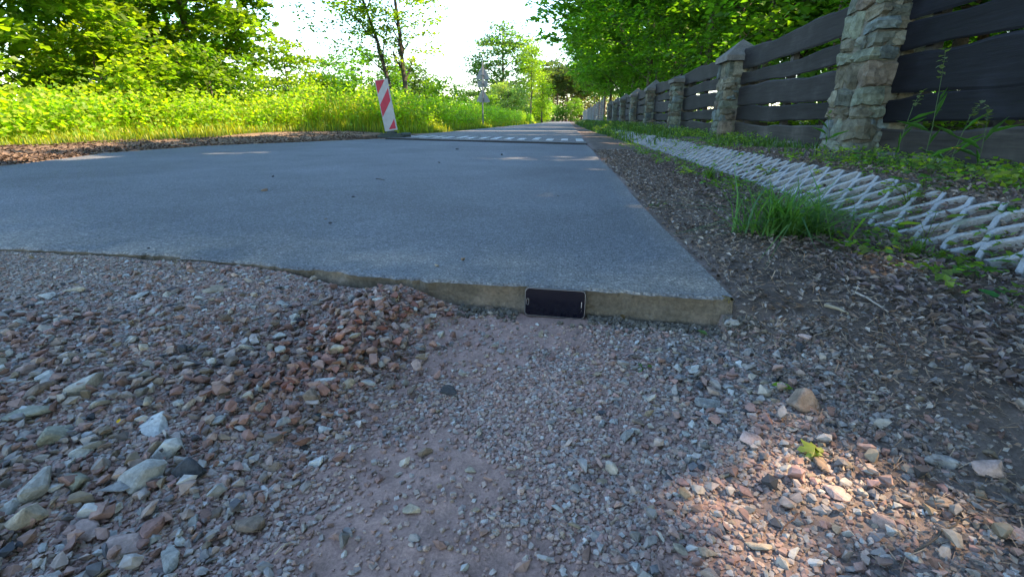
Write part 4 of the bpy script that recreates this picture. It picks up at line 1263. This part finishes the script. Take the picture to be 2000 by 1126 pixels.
# ---- left side vegetation, sunlit
L1 = [('maple_tree', (-11.2, 8.6, .15), 9.5, .5, 3.6, 3.6, 420, 78, .18, LG, 'broad bushy maple filling the left of the view', .12),
      ('maple_tree', (-10.6, 14.2, .15), 8.6, .6, 2.6, 2.7, 300, 78, .17, LG, 'tall bushy maple right of the broad one, its crown edge against the sky', .11),
      ('maple_tree', (-15, 12, .15), 10, .6, 3.6, 3.6, 340, 36, .2, MG, 'darker maple standing behind the two bushy maples', .14),
      ('maple_tree', (-16, 18.5, .15), 9.5, .6, 3.6, 3.4, 300, 36, .22, MG, 'maple in the second rank, seen between the crowns of the bushy maples', .14),
      ('maple_tree', (-17.5, 7, .15), 10.5, .6, 4.2, 4.0, 340, 36, .24, MG, 'tall maple in the second rank behind the left border', .14),
      ('leafy_bush', (-9.4, 6.2, .12), 1.9, .05, 1.3, 1.1, 110, 36, .12, YG, 'low bright bush before the broad maple at the left border', .04),
      ('leafy_bush', (-9.2, 9.4, .12), 2.3, .05, 1.3, 1.2, 120, 36, .13, YG, 'rounded bright bush in front of the two maples', .04),
      ('leafy_bush', (-9.0, 12.2, .12), 2.2, .05, 1.1, 1.2, 110, 36, .13, LG, 'bright green bush below the tall bushy maple', .04),
      ('leafy_bush', (-9.3, 16.5, .12), 2.9, .05, 1.3, 1.5, 140, 36, .12, YG, 'yellow green bush right of the maples, sloping down to the grass', .05),
      ('leafy_bush', (-8.4, 18.4, .12), 2.1, .05, 1.2, 1.3, 120, 34, .12, YG, 'lower yellow green bush left of the striped marker', .04),
      ('leafy_bush', (-12, 25, .12), 3.4, .1, 2.0, 2.0, 110, 36, .16, MG, 'blue green shrub behind the yellow green bushes', .05),
      ('leafy_bush', (-13.5, 34, .12), 5.2, .3, 2.6, 2.4, 120, 36, .22, MG, 'loose feathery tree behind the striped marker', .08),
      ('leafy_bush', (-7.4, 30, .12), 2.9, .05, 1.3, 1.8, 120, 34, .15, YG, 'bright bush between the twin trees and the sign post', .05),
      ('leafy_bush', (-6.4, 40, .12), 2.4, .05, 1.3, 2.2, 110, 34, .16, LG, 'bright green bush just beyond the sign post', .05)]
for i, (nm, loc, H_, bh, rx, ry, nc, per, sz, bc, lb, r0) in enumerate(L1):
    make_tree(nm, loc, H_, bh, rx, ry, nc, per, sz, bc, 300 + i, lb, None, r0=r0, lobed=(i < 2), spread=.42 if H_ > 3 else .30, shell=.5, limbs=10 if H_ > 4 else 5, cat='tree' if H_ > 5 else 'bush', droop=.35, flat=.18, yellow=.35, cvar=.22,
              bark=(.12, .10, .08), tilt=.55)
# the two slender leaning trees
make_tree('slender_tree', (-6.15, 18.4, .15), 8.4, 2.3, 2.4, 1.8, 165, 34, .13, LG, 331, 'slender tree leaning left, left one of the pair behind the striped marker', 'pair of slender trees', lean=(-.29, .02), r0=.085, spread=.40, shell=.25, limbs=20, bark=(.075, .065, .06), flat=.14, cz=5.0)
make_tree('slender_tree', (-5.95, 18.7, .15), 8.6, 2.1, 1.9, 1.7, 155, 34, .13, YG, 332, 'slender nearly straight tree, right one of the pair behind the striped marker', 'pair of slender trees', lean=(-.07, .02), r0=.10, spread=.40, shell=.25, limbs=20, bark=(.085, .075, .065), flat=.14, cz=4.9)
# distance
make_tree('round_tree', (-10.5, 82, .2), 14.5, 1.5, 6.0, 6.0, 330, 36, .42, (.06, .11, .03), 340, 'large round crowned tree in the distance beyond the sign post', None, r0=.35, spread=1.1, shell=.5, limbs=16, cvar=.3)
make_tree('round_bush', (-6.6, 56, .15), 4.4, .1, 2.3, 2.4, 260, 34, .16, (.16, .21, .09), 341, 'pale green dome shaped bush beside the far road', None, r0=.08, spread=.4, shell=.8, limbs=6, cat='bush', droop=.5)
make_tree('thin_tree', (-4.6, 62, .15), 10, 3.0, 1.6, 1.8, 130, 28, .2, YG, 342, 'thin stemmed bright tree right of the dome shaped bush', None, r0=.10, spread=.6, shell=.2, limbs=12)
make_tree('thin_tree', (-3.9, 74, .15), 7, .8, 1.8, 1.8, 130, 28, .22, YG, 343, 'yellow green young tree at the far bend beside the road', None, r0=.09, spread=.6, shell=.3, limbs=10)
for i, (x_, y_, h_, c_, lb) in enumerate(((-5.2, 86, 3.2, YG, 'bright bush at the left of the far road end'), (-4.9, 98, 4.5, LG, 'taller bush behind the bright bush at the far road end'), (-6.5, 112, 7, YG, 'sunlit green tree closing the far road end on the left'),
                                      (1.5, 126, 5.5, LG, 'green shrub before the pines at the far road end'), (-2.5, 128, 4, MG, 'darker green shrub before the pines at the far road end'))):
    make_tree('far_bush', (x_, y_, .2), h_, .1, 2.2, 2.4, 120, 26, .30, c_, 370 + i, lb, None, r0=.08, spread=.6, shell=.4, limbs=4, cat='bush')
far1 = make_tree('distant_tree', (-24, 74, .2), 8.5, .6, 4.5, 4.0, 150, 36, .5, (.06, .10, .03), 350, 'tree in the distance behind the sign post bushes', 'distant trees on the left', r0=.2, spread=1.0)
for i, (x_, y_, s_) in enumerate([(-34, 70, .7), (-45, 75, .8), (-30, 100, .8), (-20, 105, .75), (-58, 80, .9), (-14, 110, 1.0), (-40, 110, 1), (-72, 90, 1.1), (-52, 50, .9), (-38, 42, .7), (-30, 34, .7)]):
    copy_tree(far1, (x_, y_, .2), i * 1.3, s_, 'tree in the hazy distance left of the road', 'distant trees on the left')
far2 = make_tree('pine_tree', (-3, 138, .2), 15, 6, 3.4, 3.0, 110, 30, .5, (.06, .08, .035), 360, 'brown stemmed pine where the road meets the far wood', 'pines at the end of the road', r0=.24, bark=(.15, .09, .065), spread=.9, limbs=22, shell=.2)
for i in range(14):
    copy_tree(far2, (-7 + i * 1.35 + q.uniform(-.5, .5), 132 + (i % 5) * 6 + q.uniform(-3, 3), .2), i * 1.7, q.uniform(.8, 1.15), 'brown stemmed pine where the road meets the far wood', 'pines at the end of the road')
n_ = 900; cx_ = qq.uniform(-20, 40, n_); cy_ = qq.uniform(150, 185, n_)
me = leaves_mesh('far_undergrowth', np.stack([cx_, cy_, qq.uniform(.3, 9, n_)], 1), 24, 1.6, .8, qq, (.10, .095, .045), flat=.6)
tag(link('far_undergrowth', me), 'brownish undergrowth among the far pines at the road end', 'undergrowth', None, 'stuff')

# ------------------------------------------------------------------ grasses
def blades(name, x, y, h, wd, q, base, yellow=.3, bend=.35, zoff=0):
    n_ = len(x); z = height(x, y) + zoff
    yaw = q.uniform(0, 6.283, n_); b_ = bend * q.uniform(.2, 1.4, n_) * h
    dx, dy = np.cos(yaw), np.sin(yaw); sx, sy = -dy * wd / 2, dx * wd / 2
    def pt(f, wf): 
        cx = x + dx * b_ * f ** 2; cy = y + dy * b_ * f ** 2; cz = z + h * f * (1 - .25 * f * (b_ / h))
        return np.stack([cx - sx * wf, cy - sy * wf, cz], 1), np.stack([cx + sx * wf, cy + sy * wf, cz], 1)
    a0, a1 = pt(0, 1); b0, b1 = pt(.5, .8); t0, _ = pt(1, 0)
    V = np.stack([a0, a1, b0, b1, t0], 1).reshape(-1, 3); o_ = (np.arange(n_) * 5)[:, None]
    C = np.array(base)[None] * q.uniform(.65, 1.35, (n_, 1)) * (1 + (q.uniform(size=(n_, 1)) - .5) * np.array([[2 * yellow, .7 * yellow, -.3]]))
    g_ = Geo(); g_.add(V, [np.array([[0, 1, 3, 2]]) + o_, np.array([[2, 3, 4]]) + o_], np.repeat(np.clip(C, .003, 1), 5, 0))
    return g_.mesh(name, M_grass)
q = np.random.default_rng(400)
n_ = 52000
y = 3.5 + 70 * q.uniform(size=n_) ** 2.0; x = veg_x(y) - .05 - q.exponential(1.2, n_) * (1 + .02 * y) + q.normal(0, .12, n_)
edge = np.clip((veg_x(y) - x) / 1.2, 0.15, 1)
h = (.14 + .70 * edge) * q.uniform(.5, 1.2, n_) * np.where(y > 12, 1.1, .85) * (.75 + .5 * fbm(x * .8, y * .8, 2, 9))
me = blades('tall_grass', x, y, h, .012 + .0012 * y, q, (.27, .31, .03), .5)
tag(link('tall_grass', me), 'sunlit yellow green tall grass along the left side of the road', 'grass', None, 'stuff')
# herbs: leafy stalks mixed in the grass
n_ = 3000
y = 5 + 60 * q.uniform(size=n_) ** 1.8; x = veg_x(y) - .25 - q.exponential(1.3, n_)
zc = q.uniform(.15, .95, n_) * np.where(y > 12, 1.15, .8)
me = leaves_mesh('herbs', np.stack([x, y, height(x, y) + zc], 1), 22, .20, .085, q, (.22, .31, .03), flat=.6, yellow=.4, tilt=.8)
tag(link('herbs', me), 'leafy herbs and nettles growing in the tall grass on the left', 'herbs', None, 'stuff')
# short grass on the left bank & under bushes
n_ = 16000
y = q.uniform(3, 30, n_); x = veg_x(y) + .25 - q.exponential(.9, n_)
me = blades('short_grass', x, y, q.uniform(.04, .16, n_), .012, q, (.13, .17, .03), .5)
tag(link('short_grass', me), 'short grass at the edge of the left dirt bank', 'grass', None, 'stuff')
# right verge greenery along the fence foot
n_ = 17000
y = 1.2 + 58 * q.uniform(size=n_) ** 2.1
lo = np.interp(y, [1, 3.5, 5, 7, 9, 16, 30, 60], [1.62, 1.60, 1.45, 1.3, 1.15, .9, .8, .75])
x = lo + (2.40 - lo) * q.uniform(size=n_) ** .8
kp = fbm(x * 3.1, y * 1.6, 3, 501) + q.normal(0, .04, n_) > np.interp(y, [0, 4, 12], [.56, .50, .38]); x, y = x[kp], y[kp]; n_ = len(x)
me = blades('verge_grass', x, y, q.uniform(.02, .13, n_) * np.interp(y, [0, 5, 15, 60], [.35, .7, 2.0, 3.2]), .006 + .0016 * y, q, (.06, .115, .03), .35, .6)
tag(link('verge_grass', me), 'green grass between the pavers and the foot of the fence', 'grass', None, 'stuff')
n_ = 900
y = 1.3 + 45 * q.uniform(size=n_) ** 1.9
lo = np.interp(y, [1, 2.5, 4, 6, 9, 60], [1.60, 1.55, 1.35, 1.1, .95, .9])
x = lo + (2.42 - lo) * q.uniform(size=n_)
kp = fbm(x * 2.3 + 7, y * 1.3, 3, 511) + q.normal(0, .05, n_) > np.interp(y, [0, 4, 12], [.52, .48, .36]); x, y = x[kp], y[kp]; n_ = len(x)
me = leaves_mesh('ground_cover', np.stack([x, y, height(x, y) + .015 + q.uniform(0, .05, n_) * np.interp(y, [0, 4, 15], [.6, 1, 4])], 1), 16, .08, .030, q, (.12, .185, .035), flat=.22, yellow=.55, tilt=.5)
tag(link('ground_cover', me), 'small leafy weeds with yellowing leaves along the foot of the fence', 'weeds', None, 'stuff')
# sparse sprouts in the litter and through the paver holes
n_ = 420
y = 1.1 + 8 * q.uniform(size=n_) ** 1.4; x = q.uniform(.85, 1.6, n_)
me = leaves_mesh('sprouts', np.stack([x, y, height(x, y) + .022], 1), 7, .035, .026, q, (.10, .17, .03), flat=.25, yellow=.5)
tag(link('sprouts', me), 'small green sprouts in the litter and in the paver holes', 'weeds', None, 'stuff')
# grass tuft
tx, ty = hit(1530, 462)
n_ = 330
a_ = q.uniform(0, 6.283, n_); rr = np.abs(q.normal(0, .045, n_))
me = blades('grass_tuft', tx + np.cos(a_) * rr * 1.7, ty + np.sin(a_) * rr, q.uniform(.07, .25, n_), q.uniform(.004, .009, n_), q, (.075, .17, .04), .25, 1.3)
me2 = blades('grass_tuft', tx + .03 + np.cos(a_[:140]) * rr[:140] * 2.0, ty + np.sin(a_[:140]) * rr[:140], q.uniform(.12, .30, 140), q.uniform(.004, .008, 140), q, (.085, .18, .06), .25, 2.2)
bm_ = bmesh.new(); bm_.from_mesh(me); bm_.from_mesh(me2); bm_.to_mesh(me); bm_.free(); bpy.data.meshes.remove(me2)
tag(link('grass_tuft', me), 'thick tuft of long green grass growing in the litter below the pavers', 'grass tuft')
for (px, py, sc_, lb) in ((1385, 352, .5, 'small dandelion like tuft where the litter meets the far pavers'), (1780, 500, .28, 'little grass tuft by the lower paver edge')):
    tx, ty = hit(px, py); n_ = 50; a_ = q.uniform(0, 6.283, n_); rr = np.abs(q.normal(0, .02, n_))
    me = blades('grass_tuft', tx + np.cos(a_) * rr, ty + np.sin(a_) * rr, q.uniform(.1, .24, n_) * sc_, q.uniform(.006, .012, n_), q, (.08, .16, .03), .3, .9)
    tag(link('grass_tuft', me), lb, 'grass tuft')

# ------------------------------------------------------------------ individual plants
def lobed_leaf(seed, lobes=5, folds=True):
    r_ = random.Random(seed); n_ = lobes * 4
    ring = []
    for i in range(n_ + 1):
        a_ = math.pi * (-.15 + 1.30 * i / n_) - math.pi * .0
        k_ = (i % 4)
        rr_ = {0: .52, 1: .82, 2: 1.0, 3: .80}[k_] * (.75 + .35 * math.sin(math.pi * i / n_)) * r_.uniform(.92, 1.08)
        ring.append((math.cos(a_) * rr_ * .55, .30 + math.sin(a_) * rr_ * .62, -.10 * abs(math.cos(a_)) * rr_ + .04 * r_.uniform(-1, 1)))
    V_ = [(0, 0, 0), (0, .35, .05)] + ring
    F_ = [[1, i + 2, i + 3] for i in range(n_)] + [[0, 2, 1][::-1], [0, 1, n_ + 2][::-1]]
    return np.array(V_, float), np.array(F_)
LOB = [lobed_leaf(i, 5) for i in range(4)]
OV = np.array([[0, 0, 0], [-.2, .2, .03], [-.28, .5, .05], [-.16, .82, .02], [0, 1, -.03], [.16, .82, .02], [.28, .5, .05], [.2, .2, .03], [0, .5, -.02]])
OF = np.array([[8, i + 1, i] for i in range(7)] + [[8, 0, 7]])
def leaf_obj(name, base, c_, parent, loc, size, yaw, pitch, roll=0):
    g_ = Geo(); g_.add(base[0], base[1], np.array(c_))
    me = g_.mesh(name, M_leaf, True)
    return link(name, me, parent, loc, (pitch, roll, yaw), (size, size, size))
def plant(px, py, z, label, nleaf, size, hgt, c_, seed, group=None, kind='lobed', flowers=0, spread=.05, name='weed_plant', cat='plant'):
    x_, y_ = hit(px, py); zz_ = float(height(x_, y_))
    r_ = random.Random(seed); root = empty(name, (x_, y_, zz_)); tag(root, label, cat, group)
    g_ = Geo(); tips = []
    for i in range(nleaf + flowers):
        a_ = 6.283 * i / (nleaf + flowers) + r_.uniform(-.4, .4); rd = spread * r_.uniform(.4, 1.1); h_ = hgt * r_.uniform(.55, 1.05)
        if i >= nleaf: h_ = hgt * 1.25
        tip = (math.cos(a_) * rd, math.sin(a_) * rd, h_)
        tube(g_, [(0, 0, -.004), (tip[0] * .4, tip[1] * .4, h_ * .6), tip], [.0016, .0013, .0010], 4, np.array([.07, .11, .03]))
        tips.append((tip, a_))
    link('stem', g_.mesh('stem', M_grass), root)
    for i, (tip, a_) in enumerate(tips):
        if i < nleaf:
            cc_ = np.array(c_) * r_.uniform(.75, 1.3) * np.array([r_.uniform(.8, 1.3), 1, 1])
            leaf_obj('leaf', LOB[r_.randrange(4)] if kind == 'lobed' else (OV, OF), cc_, root, tip, size * r_.uniform(.7, 1.2), a_ - math.pi / 2 + r_.uniform(-.4, .4), r_.uniform(-.35, .25), r_.uniform(-.3, .3))
        else:
            g2_ = Geo()
            for k_ in range(4):
                b_ = k_ * math.pi / 2
                g2_.add([(0, 0, 0), (math.cos(b_ - .5) * .008, math.sin(b_ - .5) * .008, .003), (math.cos(b_) * .012, math.sin(b_) * .012, .003), (math.cos(b_ + .5) * .008, math.sin(b_ + .5) * .008, .003)], np.array([[0, 1, 2, 3]]), np.array([.75, .48, .02]))
            link('flower', g2_.mesh('flower', M_litter), root, tip)
    return root
G1, G2, G3, G4 = (.07, .17, .035), (.12, .20, .03), (.20, .24, .03), (.05, .14, .04)
PL_ = [
 (1690, 318, .13, 'broad dark leaved plant at the foot of the nearest stone pillar', 8, .075, .07, G4, 'oval', 0, .07),
 (1722, 320, .13, 'small yellowish plant right beside the nearest pillar base', 7, .035, .05, G3, 'lobed', 0, .05),
 (1640, 322, .13, 'low green weed left of the nearest pillar base', 7, .04, .05, G1, 'lobed', 0, .05),
 (1815, 345, .12, 'celandine with yellow flowers above the pavers', 9, .045, .10, G2, 'lobed', 2, .07),
 (1748, 372, .11, 'weed with one yellow flower growing through a paver hole', 6, .035, .04, G2, 'lobed', 1, .04),
 (1772, 398, .10, 'celandine with pale lit lobed leaves sprawling over the pavers', 8, .060, .07, G2, 'lobed', 0, .07),
 (1800, 372, .11, 'green lobed weed behind the pale celandine on the pavers', 7, .055, .07, G1, 'lobed', 0, .06),
 (1850, 352, .12, 'lobed weed at the top edge of the pavers', 6, .05, .06, G1, 'lobed', 0, .06),
 (1805, 480, .07, 'tall seedling holding broad light green leaves above the litter', 3, .085, .12, G2, 'oval', 0, .05),
 (1945, 312, .15, 'weed with bright yellow green leaves against the lowest board', 8, .05, .10, G3, 'lobed', 0, .06),
 (1985, 340, .14, 'leafy weed at the right border above the pavers', 7, .05, .07, G2, 'lobed', 0, .06),
 (1765, 505, .06, 'pair of round green leaves in the litter', 3, .035, .02, G2, 'lobed', 0, .03),
 (1855, 522, .06, 'maple seedling with fresh green leaves in the litter', 4, .045, .025, G2, 'lobed', 0, .035),
 (1888, 535, .06, 'larger fresh green seedling right of the maple seedling', 5, .05, .025, G1, 'lobed', 0, .04),
 (1905, 495, .07, 'small sprout under the lower edge of the pavers', 4, .035, .03, G2, 'lobed', 0, .03),
 (1975, 520, .06, 'dull green weed at the right border of the litter', 5, .05, .03, G1, 'lobed', 0, .04),
 (1985, 605, .05, 'bluish green leaves at the right border', 5, .05, .025, G4, 'oval', 0, .045),
 (1960, 420, .10, 'round leaved weed standing in a paver hole near the right border', 4, .045, .03, G4, 'oval', 0, .03),
 (1935, 455, .09, 'small dull weed in a paver hole', 4, .03, .02, G1, 'lobed', 0, .03),
 (1500, 345, .10, 'yellow green weed among the far pavers', 6, .05, .06, G3, 'lobed', 0, .05),
 (1335, 345, .06, 'two round yellow green leaves on a small plant by the far pavers', 3, .06, .05, G3, 'oval', 0, .04),
 (1357, 348, .06, 'bright yellow green leaf plant right beside the round leaved one', 3, .06, .05, G3, 'oval', 0, .04),
 (1610, 350, .12, 'yellowing weed at the upper paver edge left of the pillar', 7, .045, .05, G3, 'lobed', 0, .05),
 (1560, 395, .08, 'green weed creeping over the lower paver edge behind the grass tuft', 7, .045, .04, G1, 'lobed', 0, .06),
 (1440, 365, .07, 'leafy weed left of the grass tuft', 7, .055, .05, G1, 'oval', 0, .05),
 (1668, 400, .09, 'small yellow green weed in a paver hole right of the grass tuft', 5, .035, .03, G3, 'lobed', 0, .035),
 (1600, 462, .06, 'single oval green leaf on the litter right of the grass tuft', 1, .05, .01, G2, 'oval', 0, .02),
 (1255, 722, .0, 'tiny green sprout in the packed gravel below the phone', 4, .012, .006, G1, 'oval', 0, .010),
 (1285, 405, .06, 'tiny green sprout at the right edge of the asphalt', 4, .025, .02, G1, 'oval', 0, .02),
 (1878, 300, .15, 'yellow green weed below the gap of the lowest board', 7, .045, .09, G2, 'lobed', 0, .06),
 (1760, 300, .15, 'slim leafy weed right of the nearest pillar', 8, .035, .16, G1, 'oval', 0, .05)]
for i, a_ in enumerate(PL_):
    plant(a_[0], a_[1], a_[2], a_[3], a_[4], a_[5], a_[6], a_[7], 500 + i, None, a_[8], a_[9], a_[10])
# tall flowering grass stalks before the boards
for i, (px, py, h_, lb) in enumerate(((1745, 318, .42, 'tall thin grass stalk with a drooping head next to the nearest pillar'), (1800, 335, .55, 'tallest grass stalk before the boards, right of the pillar'),
                                      (1850, 330, .34, 'grass stalk before the lowest two boards'), (1905, 335, .32, 'thin grass stalk in front of the boards near the right border'), (1610, 300, .3, 'thin grass stalk left of the nearest pillar'))):
    x_, y_ = hit(px, py); zz_ = float(height(x_, y_)); r_ = random.Random(i)
    root = empty('grass_stalk', (x_, y_, zz_)); tag(root, lb, 'grass stalk')
    g_ = Geo(); dx = r_.uniform(-.05, .08)
    tube(g_, [(0, 0, 0), (dx * .2, 0, h_ * .4), (dx * .6, .01, h_ * .8), (dx, .01, h_)], [.0022, .0018, .0014, .001], 4, np.array([.07, .13, .05]))
    link('stem', g_.mesh('stem', M_grass), root)
    for k_ in range(5):
        leaf_obj('blade', (LEAFV * np.array([.12, 1, 1]), LEAFF), (.06, .14, .05), root, (dx * .3 * k_ / 4, 0, h_ * (.1 + .12 * k_)), .16 * r_.uniform(.7, 1.2), r_.uniform(0, 6.28), r_.uniform(.4, .9))
    g_ = Geo()
    for k_ in range(12):
        f_ = k_ / 12
        g_.add((LEAFV * .03) @ np.array(Euler((r_.uniform(-.5, .9), 0, r_.uniform(0, 6.28))).to_matrix()).T + np.array([dx * (.8 + .3 * f_), .01, h_ * (.8 + .22 * f_)]), LEAFF, np.array([.13, .17, .08]))
    link('seed_head', g_.mesh('seed_head', M_grass), root)

# fallen leaves, petal, twigs
def fallen(px, py, c_, size, label, yaw, seed, name='fallen_leaf', cat='leaf', kind='oval', z=0.02):
    x_, y_ = at(px, py, z); zz_ = float(height(x_, y_)) if z < .05 else z
    x_, y_ = at(px, py, zz_); g_ = Geo()
    b_ = (OV, OF) if kind == 'oval' else lobed_leaf(seed, 5)
    V_ = b_[0].copy(); V_[:, 2] *= 1.8
    g_.add(V_ - np.array([0, .5, 0]), b_[1], np.array(c_))
    return tag(link(name, g_.mesh(name, M_leaf, True), None, (x_, y_, zz_ + .014), (.12, -.1, yaw), (size, size, size)), label, cat)
fallen(1525, 768, (.18, .30, .03), .034, 'bright green fallen leaf on the gravel left of the long blunt stone', 1.4, 1)
fallen(1580, 888, (.22, .27, .06), .036, 'torn yellow green fallen leaf lying on the brown stone', .5, 4, kind='lobed')
fallen(237, 838, (.75, .42, .01), .010, 'small yellow petal in the loose gravel', .5, 2, 'petal', 'petal')
fallen(1420, 592, (.20, .15, .08), .030, 'dry tan leaf beside the slab corner', 1.0, 3, kind='lobed', z=.055)
fallen(1215, 628, (.15, .10, .05), .020, 'curled brown leaf at the foot of the cut edge right of the phone', .3, 5)
fallen(1370, 660, (.08, .15, .04), .024, 'green crumpled leaf below the right end of the cut edge', .8, 6)
def twig(px0, py0, px1, py1, r0_, label, c_=(.25, .21, .17), z=.06):
    a_ = at(px0, py0, z); b_ = at(px1, py1, z)
    za = (SLAB if z == SLAB else float(height(*a_))) + r0_ + .006; zb = (SLAB if z == SLAB else float(height(*b_))) + r0_ + .006
    L_ = math.hypot(b_[0] - a_[0], b_[1] - a_[1]); r_ = random.Random(int(px0))
    pts = [(a_[0] + (b_[0] - a_[0]) * t_ + r_.uniform(-.03, .03) * L_, a_[1] + (b_[1] - a_[1]) * t_ + r_.uniform(-.03, .03) * L_, za + (zb - za) * t_ + .003 * math.sin(t_ * 3)) for t_ in np.linspace(0, 1, 6)]
    pts = np.array(pts); o0 = pts[0].copy(); g_ = Geo(); tube(g_, pts - o0, r0_ * np.linspace(1, .55, 6), 6, np.array(c_))
    return tag(link('twig', g_.mesh('twig', M_bark, True), None, tuple(o0)), label, 'twig')
twig(1612, 598, 1658, 612, .0045, 'short pale stick on the litter right of the slab corner', (.34, .30, .22))
twig(1660, 570, 1735, 612, .0028, 'long thin pale twig behind the short stick', (.30, .26, .22))
twig(1590, 588, 1700, 598, .0016, 'very thin straight twig crossing the litter behind the short stick')
twig(1905, 590, 1950, 640, .003, 'bent pale twig near the right border', (.30, .28, .24))
twig(1760, 448, 1835, 458, .0022, 'dark twig lying along the lower paver edge', (.05, .045, .04))
twig(1700, 610, 1760, 680, .0012, 'thin reddish twig in the litter', (.12, .07, .05))
twig(1820, 1000, 1900, 950, .0014, 'thin dark twig in the lower right shade', (.07, .06, .05))
twig(1545, 960, 1580, 925, .0010, 'thin brown twig in the sun patch', (.12, .07, .05))
twig(520, 1008, 555, 985, .0007, 'thin straw on the compact dirt right of the tall pink stone', (.40, .34, .24))
twig(735, 352, 752, 355, .003, 'small dark twig on the asphalt', (.05, .04, .035), SLAB)
twig(255, 285, 245, 262, .008, 'bent twig sticking out of the left dirt bank', (.12, .08, .06))
